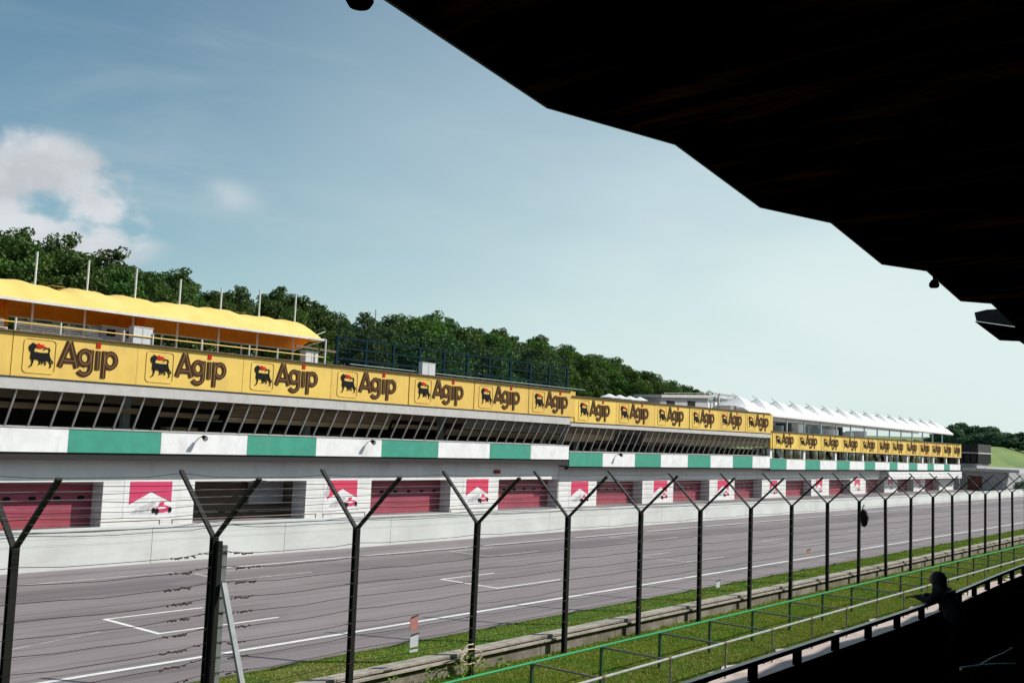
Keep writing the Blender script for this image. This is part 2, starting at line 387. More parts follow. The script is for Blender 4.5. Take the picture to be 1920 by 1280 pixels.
# worn earth patch beside the track edge
b = MB(); ring = []
for k in range(26):
    a = 2*math.pi*k/26; rr = 1+.18*math.sin(3*a+1)+.1*math.sin(7*a)
    ring.append((16.0+3.1*rr*math.cos(a), 20.0+.85*rr*math.sin(a)))
b.add([(x, max(18.75, min(y, 20.94)), -.024) for x, y in ring], [tuple(range(26))]); structure(b.build('earth_patch', 'dirt'))
# paint
def stripe(name, x0, x1, y0, y1, m='line_paint', z=.004): return structure(MB().add([(x0, y0, z), (x1, y0, z), (x1, y1, z), (x0, y1, z)], [(0, 1, 2, 3)]).build(name, m))
stripe('near_edge_line', -60, 600, 22.95, 23.13)
stripe('far_edge_line', 27, 600, 37.0, 37.15)
stripe('far_edge_line', -60, 24.5, 37.0, 37.15, 'line_faded')
def grid_box(x, ynear, yfar, m='line_paint'):
    b = MB(); z = .004; w = .16
    b.add([(x, ynear, z), (x+w, ynear, z), (x+w, yfar, z), (x, yfar, z)], [(0, 1, 2, 3)])
    for y, s, L_ in ((ynear, 1, 4.2), (yfar, -1, 3.4)):
        b.add([(x+w, y, z), (x+w+L_, y, z), (x+w+L_, y+s*.13, z), (x+w, y+s*.13, z)], [(0, 1, 2, 3)] if s > 0 else [(3, 2, 1, 0)])
    return structure(b.build('grid_marking', m))
grid_box(17.0, 26.3, 29.35); grid_box(24.8, 33.9, 36.3, 'line_faded'); grid_box(32.1, 26.1, 29.3); grid_box(40.3, 33.5, 36.2, 'line_faded')
grid_box(47.5, 26.1, 29.2, 'line_faded'); grid_box(55.5, 33.5, 36.2, 'line_faded'); grid_box(63, 26.1, 29.2, 'line_faded'); grid_box(78.5, 26.1, 29.2, 'line_faded')
b = MB()
for (xa, ya, xb, yb) in [(8.5, 24.6, 12.0, 26.6), (12, 26.6, 16, 27.6)]:
    d = Vector((xb-xa, yb-ya)).normalized(); n = Vector((-d.y, d.x))*.03
    b.add([(xa-n.x, ya-n.y, .004), (xb-n.x, yb-n.y, .004), (xb+n.x, yb+n.y, .004), (xa+n.x, ya+n.y, .004)], [(0, 1, 2, 3)])
structure(b.build('scratch_mark', 'line_faded'))

# hillside behind the pits
def sm(t): t = max(0, min(1, t)); return t*t*(3-2*t)
def hz(x, y):
    ridge = 13.0*sm((y-66)/34)+5*sm((y-100)/60)
    h = ridge*(1-sm((x-140)/75))
    h += 10.5*sm((x-230)/150)*sm((y-62)/30)*(1-.35*sm((y-92)/14))
    h += 14*sm((x-520)/300)
    return h-.02
sheet('hillside', -120, 1500, 60, 420, 0, 'hill_grass', 160, 60, zf=hz)

# ------------------------------------------------------------------ pit wall
def wtop(x): return 1.62-.5*sm((x-20)/110)
pw = thing('pit_wall', 'long white concrete pit wall along the far side of the track', 'wall', (0, 40, 0))
x = -40; step = 7.25
while x < 200:
    x1 = min(x+step, 212)
    MB().band(x+.012, x1-.012, 0, .3, -.02, wtop(x)-.10, -.02, wtop(x1)-.10).build('wall_panel', 'pit_wall_white', pw)
    MB().band(x+.004, x1-.004, -.04, .36, wtop(x)-.10, wtop(x), wtop(x1)-.10, wtop(x1)).build('cap', 'pit_wall_white', pw)
    x += step
# brown handrails standing behind the wall, with gaps
hrl = 'thin brown handrail on the pit wall '
for (xa, xb, t) in ((31.6, 35.6, 'under the nearest full red chevron poster'), (36.4, 47.9, 'in front of the open dark garage'), (48.5, 52.6, 'below the second red chevron poster'), (62, 67, 'below the third red chevron poster')):
    xa, xb = xa*40/55, xb*40/55
    h = thing('handrail', hrl+t, 'handrail', (xa, 40.5, 0), group='handrails on the pit wall')
    zt = wtop(xa)+.17; L_ = xb-xa
    MB().tube([(0, 0, zt), (L_, 0, zt)], .028, 6).build('rail', 'coping_brown', h)
    for q in (0.03, L_-.03): MB().tube([(q, 0, 0), (q, 0, zt)], .025, 6).build('post', 'coping_brown', h)

# ------------------------------------------------------------------ pit building
YB = 54.0
def bays(xs):  # build list of door bays
    return xs
SECT = {
 'A': dict(x0=5.0, x1=75.9, st=(10.60, 10.60), sb=(8.25, 8.25), lt=(8.23, 8.23), lb=(7.60, 7.55), bt=(5.55, 5.62), bb=(4.25, 4.38), kb=(3.81, 3.95), dt=(2.65, 2.55)),
 'B': dict(x0=76.0, x1=118.95, st=(10.15, 10.48), sb=(7.80, 8.03), lt=(7.78, 8.01), lb=(7.42, 7.50), bt=(5.05, 5.2), bb=(3.76, 3.77), kb=(3.47, 3.50), dt=(2.30, 2.33)),
 'C': dict(x0=119.05, x1=203.0, st=(8.32, 8.50), sb=(6.20, 5.98), lt=None, lb=None, bt=(4.92, 4.72), bb=(3.60, 3.68), kb=(3.38, 3.50), dt=(2.2, 2.2)),
}
blabel = {'A': 'long pit building section with yellow canopy and mesh fence on its roof', 'B': 'middle pit building section with flat roof and small grey hut', 'C': 'far pit building section topped by a row of white peaked tents'}
def lerp(a, t): return a[0]+(a[1]-a[0])*t
BUILD = {}
doors = [(8.3, 16.8), (22.9, 31.38), (37.46, 46.35), (52.49, 61.23), (67.29, 75.85), (82.21, 90.64), (96.98, 105.22), (111.5, 118.9), (126.2, 134.6), (140.9, 149.2), (155.6, 164.0), (170.3, 178.6), (185.0, 193.3)]
stripesA = [5.0, 10.9, 16.8, 22.65, 28.5, 34.2, 40.4, 46.1, 52.3, 58.4, 64.65, 70.2, 75.9]
colA = ['w', 'g', 'w', 'w', 'g', 'w', 'g', 'w', 'g', 'w', 'g', 'w']
colA = ['g', 'w', 'g', 'w', 'g', 'w', 'g', 'w', 'g', 'w', 'g', 'w']
stripesB = [76.0, 81.5, 87.3, 92.4, 98.1, 103.3, 108.8, 114, 118.95]; colB = ['g', 'w']*4
stripesC = [119.05, 123.9, 129.9, 135, 141, 146, 152, 156.6, 163.2, 167, 172.7, 177.2, 182.7, 186.4, 192.5, 196.1, 203.0]; colC = ['g', 'w']*8
door_proto = {}
def section(k):
    S = SECT[k]; x0, x1 = S['x0'], S['x1']; Lx = x1-x0
    B = thing('pit_building', blabel[k], 'building', (0, YB, 0)); BUILD[k] = B
    T = lambda x: (x-x0)/Lx
    def band(name, m, ya, yb, lo, hi, xa=None, xb=None):
        xa = x0 if xa is None else xa; xb = x1 if xb is None else xb
        return MB().band(xa, xb, ya, yb, lerp(lo, T(xa)), lerp(hi, T(xa)), lerp(lo, T(xb)), lerp(hi, T(xb))).build(name, m, B)
    # balcony front: alternate white and green panels, and the dark beam set back below
    st, cc = {'A': (stripesA, colA), 'B': (stripesB, colB), 'C': (stripesC, colC)}[k]
    for i in range(len(st)-1):
        a, b_ = st[i]+.01, st[i+1]-.01
        p = band('balcony_panel', 'green_paint' if cc[i] == 'g' else 'white_paint', 0, .12, S['bb'], S['bt'], a, b_)
        p['label'] = 'green balcony panel' if cc[i] == 'g' else 'white balcony panel'
    band('balcony_cap', 'frame_grey', -.04, .2, (S['bt'][0]+.003, S['bt'][1]+.003), (S['bt'][0]+.06, S['bt'][1]+.06))
    band('recessed_beam', 'dark_strip', .10, .5, (S['kb'][0], S['kb'][1]), (S['bb'][0]-.003, S['bb'][1]-.003))
    band('balcony_floor', 'concrete_light', .13, 2.4, (S['bb'][0]+.02, S['bb'][1]+.02), (S['bb'][0]+.25, S['bb'][1]+.25))
    # ground floor: pillars, lintel beam, recessed doors
    yp, yd = (1.07, 2.2)
    if k == 'C':
        band('lintel_beam', 'wall_white', yp, yp+.5, S['dt'], (S['kb'][0], S['kb'][1]), x0, 161.9)
        band('lintel_beam', 'white_paint', -.25, yp+.5, S['dt'], (S['kb'][0]-.12, S['kb'][1]-.12), 162.1, x1)
    else: band('lintel_beam', 'wall_white', yp, yp+.5, S['dt'], (S['kb'][0]+.2, S['kb'][1]+.2))
    dd = [d for d in doors if d[0] >= x0-1 and d[1] <= x1+1]
    edges = [x0]+[e for d in dd for e in d]+[x1]
    for i in range(0, len(edges), 2):
        a, b_ = edges[i], edges[i+1]
        if b_-a > .05: MB().box((a, yp, -.02), (b_, yd+.3, lerp(S['dt'], T((a+b_)/2))-.004)).build('pillar', 'wall_white', B)
    for (a, b_) in dd:
        zt = lerp(S['dt'], T((a+b_)/2))-.002
        if abs(a-37.46) < .1:
            ob = MB(); ob.box((a, yd+1.6, 0), (b_, yd+1.8, zt)); ob.box((a-.2, yd+.3, 0), (a, yd+6.5, zt)); ob.box((b_, yd+.3, 0), (b_+.2, yd+6.5, zt)); ob.box((a, yd, zt), (b_, yd+6.5, zt+.1))
            g = ob.build('open_garage', 'dark_brown', B); g['label'] = 'open dark brown garage'
            MB().box((b_-3.0, yd+1.2, .9), (b_-.1, yd+1.4, zt-.02)).build('partition', 'grey_plaster', g)
            continue
        D_ = MB().box((a, yd+.06, 0), (b_, yd+.16, zt)).build('garage_door', 'door_red', B)
        hs = zt/4
        for r in range(4): MB().box((a+.01, yd, r*hs+.012), (b_-.01, yd+.07, (r+1)*hs-.012)).build('door_panel', 'door_red', D_)
        if b_ < 125:
            for q in range(6):
                cx = a+(b_-a)*(q+.5)/6; pl = []
                for t_ in range(12): an = 2*math.pi*t_/12; pl.append((cx+.23*math.cos(an), zt*.63+.12*math.sin(an)))
                MB().prism(pl, yd-.02, yd+.01).build('door_window', 'black_paint', D_)
    MB().box((x0, yd+7, 0), (x1, yd+7.3, S['lt'][0] if S['lt'] else 6)).build('rear_wall', 'grey_plaster', B)
    # signs' backing wall, coping, ledge
    band('parapet', 'yellow_rim', .02, .42, S['sb'], (S['st'][0]-.02, S['st'][1]-.02))
    band('sign_shade_line', 'dark_strip', -.09, .015, (S['sb'][0]-.035, S['sb'][1]-.035), (S['sb'][0]+.012, S['sb'][1]+.012))  # dark strip draws the thin shadow line under the signs
    band('coping', 'coping_brown', -.24, .5, S['st'], (S['st'][0]+.055, S['st'][1]+.055))
    band('roof_slab', 'concrete_light', .44, 9.4, (S['st'][0]-.5, S['st'][1]-.5), (S['st'][0]-.1, S['st'][1]-.1))
    if k != 'C':
        band('ledge', 'concrete_light', -.03, .5, S['lb'], S['lt'])
        band('ceiling', 'interior_beam', .5, 7.5, (S['lb'][0]+.02, S['lb'][1]+.02), (S['lb'][0]+.2, S['lb'][1]+.2))
        # leaning glazing
        zb0 = S['bt']; zt0 = S['lb']; ybm, ytp = 1.2, .12
        n = int(round(Lx/1.25)); off = (25.5-x0) % 1.25 if k == 'A' else 0
        xs = [x0]+[x0+off+1.25*i for i in range(n+1) if x0+.2 < x0+off+1.25*i < x1-.2]+[x1]
        for i in range(len(xs)-1):
            a, b_ = xs[i]+.035, xs[i+1]-.035
            z_a, z_b = lerp(zb0, T(a))+.08, lerp(zt0, T(a))-.05; w_a, w_b = lerp(zb0, T(b_))+.08, lerp(zt0, T(b_))-.05
            ja, jb = random.uniform(-.012, .012), random.uniform(-.012, .012)
            MB().add([(a, ybm+ja, z_a), (b_, ybm+jb, w_a), (b_, ytp+jb, w_b), (a, ytp+ja, z_b)], [(0, 1, 2, 3)]).build('window_pane', 'window_glass', B)
        for xx in xs:
            t_ = T(xx); MB().bar((xx, ybm, lerp(zb0, t_)+.02), (xx, ytp, lerp(zt0, t_)-.01), .10, .11, (0, -1, 0)).build('mullion', 'frame_grey', B)
        band('sill', 'frame_grey', ybm-.07, ybm+.1, (zb0[0]-.1, zb0[1]-.1), (zb0[0]+.09, zb0[1]+.09))
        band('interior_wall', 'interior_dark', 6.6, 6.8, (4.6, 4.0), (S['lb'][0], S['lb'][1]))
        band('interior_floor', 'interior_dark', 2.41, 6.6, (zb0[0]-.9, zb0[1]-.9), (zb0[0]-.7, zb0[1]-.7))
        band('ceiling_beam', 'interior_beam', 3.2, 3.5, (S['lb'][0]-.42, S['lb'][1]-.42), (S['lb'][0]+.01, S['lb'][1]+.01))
        xx = 33.0 if k == 'A' else 80
        while xx < x1-1:
            MB().box((xx-.22, 1.9, 4.4 if k == 'A' else 4.0), (xx+.22, 2.3, lerp(S['lb'], T(xx)))).build('column', 'column_grey', B); xx += 13.9
        def glazing_band(xa, xb, f0, f1, m):  # strips behind the glass carry reflections of the lit ground as colour
            def P(x, f, off, k=1): t_ = T(x); return (x, ybm+(ytp-ybm)*f+off, lerp(zb0, t_)+(lerp(zt0, t_)-lerp(zb0, t_))*f)
            MB().add([P(xa, f0, .04), P(xb, f0, .04), P(xb, f1, .04), P(xa, f1, .04)], [(0, 1, 2, 3)]).build('glazing_band', m, B)
        if k == 'B':
            u = x0+.3
            while u < x1-.5:
                w_ = random.uniform(3, 6.5)
                if not (84 < u < 88): glazing_band(u, min(u+w_-.06, x1-.2), random.uniform(.42, .5), .72, 'reflection_tan'); glazing_band(u, min(u+w_-.06, x1-.2), .73, .97, 'reflection_brown')
                u += w_
        else:
            for (xa_, xb_, f0, f1, m_) in ((24, 33, .50, .66, 'reflection_brown'), (34.2, 38.6, .45, .60, 'reflection_brown'), (39.2, 53.6, .38, .54, 'reflection_tan'), (39.2, 53.6, .56, .93, 'reflection_brown'),
                                           (53.9, 59, .45, .6, 'reflection_brown'), (60, 75.5, .25, .5, 'reflection_brown'), (62, 75.5, .55, .93, 'reflection_grey'), (36.6, 39, .38, .42, 'column_grey')):
                glazing_band(xa_, xb_, f0, f1, m_)
        for q in range(int(Lx/6)):
            u = x0+2+q*6+random.uniform(-1, 1); ht = random.uniform(.5, 1.3)
            MB().box((u, 2.4, zb0[0]-.7), (u+random.uniform(1, 3), 3.1, zb0[0]-.3+ht*.55)).build('cabinet', random.choice(['interior_beam', 'interior_dark', 'column_grey']), B)
    else:
        # open gallery with white columns and slanting struts, terrace above under the tents
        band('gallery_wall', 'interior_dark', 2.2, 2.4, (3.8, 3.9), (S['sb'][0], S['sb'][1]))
        for xx in (119.5, 129.9, 141, 151.8, 162.4, 172.5, 180.6, 186.7, 194.5, 202.6):
            t_ = T(xx); MB().box((xx-.28, .14, lerp(S['bt'], t_)-.2), (xx+.28, .5, lerp(S['sb'], t_))).build('column', 'white_paint', B)
        for xx in (121.5, 124.6, 147.5, 167, 170.4, 174.6, 197.5):
            t_ = T(xx); MB().bar((xx, .9, lerp(S['bt'], t_)-.2), (xx-1.7, .9, lerp(S['sb'], t_)-.01), .7, .12, (0, -1, 0)).build('glazing_band', 'column_grey', B)
        x = x0+.4
        while x < x1-2:
            t_ = T(x); MB().box((x, 2.05, lerp(S['bt'], t_)-.2), (x+2.4, 2.12, lerp(S['sb'], t_)-.08)).build('window_pane', 'window_glass', B); x += 2.9
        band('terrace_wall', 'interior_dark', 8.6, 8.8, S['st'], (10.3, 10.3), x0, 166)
        band('end_wall', 'yellow_panel', .42, 1.0, S['st'], (10.45, 10.45), x0, x0+.3)
        x = 121.
        while x < 201:
            MB().box((x-.09, 1.2, lerp(S['st'], T(x))-.1), (x+.09, 1.38, 10.35)).build('terrace_post', 'column_grey', B); x += 5.75
        x = 121.; q = 0
        while x < 166:
            MB().box((x, 2.6+random.uniform(0, 2), lerp(S['st'], T(x))-.1), (x+random.uniform(.6, 2.0), 5.2, 9.2+random.uniform(0, .7))).build('partition', random.choice(['column_grey', 'white_paint', 'interior_dark', 'grey_plaster']), B); x += random.uniform(1.6, 3.0)
for k in 'ABC': section(k)

# garage row below in C continues to the ground; end wall
MB().box((203.0, .2, 0), (203.25, 9, 8.3)).build('end_wall', 'grey_plaster', BUILD['C'])

# ------------------------------------------------------------------ Agip signs
def arc(cx, cz, rx, rz_, a0, a1, n): return [(cx+rx*math.cos(R(a0+(a1-a0)*i/n)), cz+rz_*math.sin(R(a0+(a1-a0)*i/n))) for i in range(n+1)]
def make_sign(label):
    # local origin: x = left end of the panel, z = 0 at the band's bottom; band 2.33 high, 7.2 long
    t = thing('fuel_sign', label, 'sign', (25.0, YB-.05, 8.26), group='yellow fuel signs along the pit building')
    MB().box((.006, 0, 0), (7.28, .06, 2.32)).build('panel', 'yellow_panel', t)
    # rounded frame round the emblem
    x0, x1, z0, z1, r = .60, 2.36, .24, 2.06, .22; f = []
    for (cx, cz, a) in ((x1-r, z1-r, 0), (x0+r, z1-r, 90), (x0+r, z0+r, 180), (x1-r, z0+r, 270)): f += arc(cx, cz, r, r, a, a+90, 5)
    MB().ribbon(f, .05, -.035, 0, True).build('frame', 'yellow_rim', t)
    # six-legged dog looking back over its shoulder, red flame from its mouth
    d = MB()
    d.prism([(.98, 1.0), (1.05, .98), (2.02, .92), (2.14, .96), (2.05, 1.12), (1.98, 1.36), (1.5, 1.34), (1.1, 1.38), (1.0, 1.40)], -.05, -.002)       # body
    d.prism([(.94, 1.38), (1.12, 1.36), (1.17, 1.52), (1.26, 1.62), (1.36, 1.60), (1.35, 1.68), (1.22, 1.78), (1.10, 1.80), (1.06, 1.86), (.98, 1.78), (.88, 1.70), (.86, 1.55)], -.052, -.004)  # neck, head
    d.ribbon([(1.95, 1.33), (2.0, 1.5), (1.94, 1.62), (1.78, 1.60), (1.66, 1.50)], .055, -.05, -.002)    # tail
    for (a, b_) in (((1.04, 1.02), (1.06, .60)), ((1.14, 1.0), (1.0, .56)), ((1.42, .98), (1.50, .72)), ((1.50, .98), (1.66, .76)), ((1.66, .96), (1.84, .72)), ((1.98, .96), (2.12, .60)), ((2.08, 1.0), (2.22, .82))):
        d.ribbon([a, ((a[0]+b_[0])/2+.05, (a[1]+b_[1])/2), b_, (b_[0]-.07, b_[1]-.01)], .04, -.05, -.002)
    d.build('dog_emblem', 'black_paint', t)
    MB().prism([(1.22, 1.66), (1.36, 1.58), (1.55, 1.58), (1.80, 1.66), (1.62, 1.72), (1.68, 1.78), (1.46, 1.77), (1.36, 1.84), (1.24, 1.76)], -.054, -.003).build('flame', 'sign_red', t)
    # the word: strokes with a lighter inline
    def letter(strokes, w=.30):
        o = MB()
        for k, (p, c) in enumerate(strokes): o.ribbon(p, w, -.05+.0015*k, -.002, c)
        lt = o.build('letter', 'letter_brown', t)
        i = MB()
        for k, (p, c) in enumerate(strokes): i.ribbon(p, .05, -.058+.0015*k, -.045, c)
        i.build('inline', 'letter_inline', lt)
    letter([([(2.60, .68), (3.08, 2.08)], False), ([(3.12, 2.08), (3.60, .68)], False), ([(2.80, 1.04), (3.42, 1.04)], False)], .30)
    letter([(arc(4.03, 1.29, .33, .38, 0, 360, 20)[:-1], True), ([(4.40, 1.76), (4.40, .74)]+arc(4.02, .72, .38, .36, 0, -150, 9), False)], .28)
    letter([([(4.80, 1.74), (4.80, .66)], False)], .27)
    MB().box((4.68, -.05, 1.90), (4.92, -.002, 2.18)).build('dot', 'sign_red', t)
    letter([(arc(5.56, 1.25, .34, .40, 0, 360, 20)[:-1], True), ([(5.18, 1.76), (5.18, .22)], False)], .28)
    return t
signA = [27.54, 34.81, 42.27, 49.71, 57.41, 64.84, 72.03, 79.0, 86.03, 93.36, 100.6, 107.39, 114.43, 122.2, 129.82, 137.78, 145.24, 152.89, 159.95, 166.24, 173.2, 180.34, 187.03, 193.79, 199.92]
S0 = make_sign('largest yellow sign with black dog emblem, under left end of yellow canopy'); cache(S0); first = True
allx = [20.2]+signA
for i, ax in enumerate(allx):
    s = S0 if i == 0 else dup(S0)
    nxt = allx[i+1] if i+1 < len(allx) else ax+5.3
    k = 'A' if i < 8 else ('B' if i < 14 else 'C'); Sx = SECT[k]; t_ = (ax-Sx['x0'])/(Sx['x1']-Sx['x0'])
    zb, zt = lerp(Sx['sb'], t_), lerp(Sx['st'], t_)
    xl = ax-2.53*(nxt-ax)/7.3
    s.location = (xl, YB-.05, zb+.01); s.scale = ((nxt-ax)/7.3, 1, (zt-zb-.02)/2.33)
    n = i-1
    if n == 0: s['label'] = 'biggest yellow dog-emblem sign, leftmost of the row, below the left end of the canopy'
    elif n < 0: s['label'] = 'yellow sign cut off by the left photo edge, only its blank end showing'
    elif k == 'A': s['label'] = f'yellow dog-emblem sign, {ordn(n)} from the left on the high roofline with canopy and mesh fence'
    elif k == 'B': s['label'] = f'small yellow dog-emblem sign, {ordn(n-7)} from the left on the middle building below the hut'
    else: s['label'] = f'tiny distant yellow dog-emblem sign, {ordn(n-13)} from the left below the white tents'

# ------------------------------------------------------------------ red chevron posters
def make_poster():
    t = thing('chevron_poster', 'x', 'poster', (33.06, YB+1.07-.012, 1.2), group='red chevron posters between the garage doors')
    MB().box((-.35, -.001, -.95), (3.1, .010, 1.42)).build('sheet', 'white_paint', t)
    MB().prism([(0, 1.36), (0, .02), (1.42, .74), (2.8, .12), (2.8, 1.36)], -.016, -.002).build('chevron', 'poster_red', t)
    pl = [(.12, -.5), (.6, -.18), (1.0, -.02), (1.5, .16), (1.75, .12), (1.7, -.15), (1.5, -.52), (.9, -.52)]
    MB().prism(pl, -.012, -.002).build('smoke', 'smoke_grey', t)
    c = MB(); c.prism([(1.55, -.38), (1.7, -.2), (1.95, -.12), (2.05, .12), (2.35, .14), (2.3, -.05), (2.65, -.12), (2.7, -.42), (2.3, -.5), (1.7, -.48)], -.020, -.012)
    c.build('car_drawing', 'poster_red', t); MB().prism([(1.75, -.22), (2.2, -.16), (2.5, -.2), (2.3, -.3), (1.8, -.32)], -.024, -.020).build('car_stripe', 'white_paint', t)
    for cx, cz, r in ((1.62, -.36, .17), (1.86, -.42, .2), (2.74, -.34, .18)):
        MB().prism(arc(cx, cz, r*.7, r, 0, 330, 11), -.026, -.020).build('wheel', 'black_paint', t)
    return t
P0 = make_poster(); cache(P0)
px = [33.06, 48.28, 63.11, 77.95, 92.86, 107.16, 121.3, 136.2, 150.9, 165.7, 180.2]
pl_ = ['large red chevron poster left of the open dark garage', 'red chevron poster with dark smudge, right of the open dark garage', 'red chevron poster right of the first closed door past the open garage',
      'red chevron poster below the end of the taller building section', 'fifth red chevron poster from the left, behind the fence arms', 'sixth red chevron poster from the left, below the middle building',
      'seventh red chevron poster from the left, at start of far section', 'eighth small red chevron poster from the left, between far garage doors', 'ninth small red chevron poster from the left, between far garage doors',
      'tenth small red chevron poster from the left, between far garage doors', 'farthest small red chevron poster, nearest the end of the building', 'red chevron poster outside the left edge of the photo']
for i, xx in enumerate(px):
    p = P0 if i == 0 else dup(P0); z = 1.25 if xx < 76 else .95
    p.location = (xx, YB+1.07-.012, z); p['label'] = pl_[i]
    if i > 5: p.scale = (.78, 1, .9)
    if i == 1: MB().prism([(-.25, .35), (.05, .2), (.2, .5), (.12, .8), (.3, 1.0), (.1, 1.1), (-.05, .75), (-.2, .6)], -.022, -.018).build('smudge', 'smoke_grey', p)

# lamps on the balcony face
def lamp(x, z, label):
    t = thing('floodlight', label, 'floodlight', (x, YB-.04, z), group='floodlights on the balcony')
    MB().tube([(0, 0, 0), (0, -.18, .03), (0, -.33, .0)], .035, 8).build('bracket', 'frame_grey', t)
    h = MB(); h.tube([(-.02, -.62, -.1), (-.02, -.5, -.03), (-.02, -.3, .05)], [.16, .155, .09], 12); h.build('housing', 'black_paint', t)
    MB().tube([(-.02, -.635, -.11), (-.02, -.62, -.1)], [.14, .14], 12).build('lens', 'smoke_grey', t)
lamp(36.85, 5.35, 'black floodlight on the white balcony panel over the open dark garage')
lamp(50.95, 5.42, 'grey-black floodlight with shadow on the second white balcony panel')
lamp(83.9, 4.95, 'small dark floodlight at the start of the lower middle balcony')
t = thing('alarm_box', 'small dark red box on the grey lintel right of the centre', 'box', (66.9, YB+1.0, 3.2))
MB().box((-.35, -.1, -.12), (.35, .06, .16)).build('casing', 'door_rust', t); MB().box((-.2, -.14, -.05), (.2, -.1, .1)).build('cover', 'sign_red', t)

# ------------------------------------------------------------------ canopy on the roof
cn = thing('roof_canopy', 'long yellow barrel canopy on white masts on the roof', 'canopy', (0, 55, 10.55))
zc = lambda v: 12.42-10.55+v
NX, NY = 120, 16; xa, xb = 4.0, 47.2; b = MB()
for i in range(NX+1):
    x = xa+(xb-xa)*i/NX
    endf = min(1, (xb-x)/2.7); ef = math.sqrt(max(0, 1-(1-endf)**2)) if endf < 1 else 1
    for j in range(NY+1):
        v = j/NY; y = v*3.2
        h = 1.28*math.sin(math.pi*min(1, v*1.05+.0))**.8*ef if v < .95 else 0
        h = 1.22*ef*(math.sin(math.pi*min(v*1.02, 1)))**.7 if 0 < v < .98 else 0
        back = -.58*sm((v-.5)/.5)
        bulge = (.05*math.sin(x*1.9+v*5)+.05*math.sin(x*.83+1)+.04*math.sin(x*4.1+v*3))*math.sin(math.pi*v)*ef
        tear = -.16*math.exp(-((x-28.6)/.7)**2-((v-.38)/.2)**2)-.10*math.exp(-((x-31.6)/.9)**2-((v-.42)/.2)**2)
        b.v.append((x, y, zc(h+back+bulge+tear)))
for i in range(NX):
    for j in range(NY):
        a = i*(NY+1)+j; b.f.append((a, a+NY+1, a+NY+2, a+1))
b.build('canvas', 'canvas', cn, smooth=True)
ln = MB(); ln.v = [(x, y+(.02 if y < .5 else -.02), z-.035) for x, y, z in b.v]; ln.f = list(b.f); ln.build('lining', 'lining_orange', cn, smooth=True)
# scuffed bare patches where the canvas has worn through along the crest
for (cx, cy, w, hh) in ((28.3, 1.35, 1.1, .3), (30.6, 1.45, .9, .25), (41.0, 1.5, 1.0, .2), (43.2, 1.5, .5, .15)):
    p = MB(); pts = []
    for q in range(14):
        an = 2*math.pi*q/14; rr = 1+.25*math.sin(q*2.3); pts.append((cx+w*.5*rr*math.cos(an), cy+hh*rr*math.sin(an), zc(1.27 if cx > 35 else 1.20)))
    p.add(pts, [tuple(range(14))]); p.build('worn_patch', 'canvas_worn', cn)
for (dx, dw) in ((25.55, .75), (33.95, .7), (17.5, .8)):
    d_ = MB(); n = 9
    for i in range(n+1):
        u = i/n; d_.v += [(dx+dw*u, 2.3+.10*math.sin(u*14), zc(.55)), (dx+.12+dw*.75*u, 2.35+.12*math.sin(u*14+1), -.02)]
    for i in range(n): d_.f.append((2*i, 2*i+2, 2*i+3, 2*i+1))
    d_.build('drape', 'lining_orange', cn)
MB().box((xa, -.06, zc(-.07)), (xb+.05, .06, zc(.07))).build('front_beam', 'steel_white', cn)
MB().box((xa, 3.16, zc(-.66)), (xb+.05, 3.25, zc(-.58))).build('rear_beam', 'steel_white', cn)
MB().bar((xb, 0, zc(0)), (xb, 3.2, zc(-.6)), .08).build('end_beam', 'steel_white', cn)
for i in range(-7, 7):
    x = 26.4+3*i
    if x < 5: continue
    top = [15.18, 15.2, 15.2, 15.0, 14.9, 15.2, 15.28][i] if i >= 0 else 15.2
    x *= 1.0264; MB().tube([(x, 1.45, -.05), (x, 1.45, 5.93+(top-5.93)*1.0264-10.55)], .06, 8).build('mast', 'steel_white', cn)
    MB().tube([(x, 3.15, -.05), (x, 3.15, zc(-.6))], .05, 6).build('rear_post', 'steel_white', cn)
MB().tube([(47.2, -.1, -.05), (47.2, -.1, zc(.05))], .06, 8).build('mast', 'steel_white', cn)
MB().bar((47.25, 1.5, zc(.3)), (48.2, 1.2, zc(.75)), .12, .06).build('antenna', 'steel_white', cn)
MB().bar((44.8, .2, zc(-.62)), (48.5, .3, zc(-.72)), .12, .12).build('awning_pole', 'coping_brown', cn)

tr = thing('terrace_railing', 'thin yellow handrail on white posts under the yellow canopy', 'railing', (0, 54.7, 10.55))
MB().tube([(5, 0, .62), (46.9, 0, .62)], .035, 6).build('rail', 'yellow_rail', tr)
for x in [7, 11, 15, 19, 23, 25.4, 27.9, 31.7, 33.6, 37.0, 40.6, 42.9]:
    MB().tube([(x, 0, -.05), (x, 0, .86)], .05, 6).build('post', 'steel_white', tr)
def bench(x0, x1, y, lab):
    t = thing('terrace_bench', lab, 'bench', (x0, y, 10.5), group='white slatted benches under the canopy'); L_ = x1-x0
    for k in range(3): MB().box((0, k*.14, .42), (L_, k*.14+.1, .46)).build('slat', 'steel_white', t)
    for k in range(3): MB().box((0, .42+k*.03, .55+k*.16), (L_, .45+k*.03, .65+k*.16)).build('back_slat', 'steel_white', t)
    q = 0
    while q <= L_: MB().box((q, 0, 0), (q+.06, .45, .42)).build('leg', 'steel_white', t); q += L_/2-.03
bench(24.2, 25.6, 56.0, 'short end of white slatted bench at the left photo edge')
bench(26.4, 29.0, 56.2, 'white slatted bench right of the leftmost mast under canopy')
bench(29.1, 31.2, 56.2, 'white slatted bench between second mast and the kiosk')
bench(27.2, 30.6, 58.2, 'white slatted bench in the second row behind under the canopy')
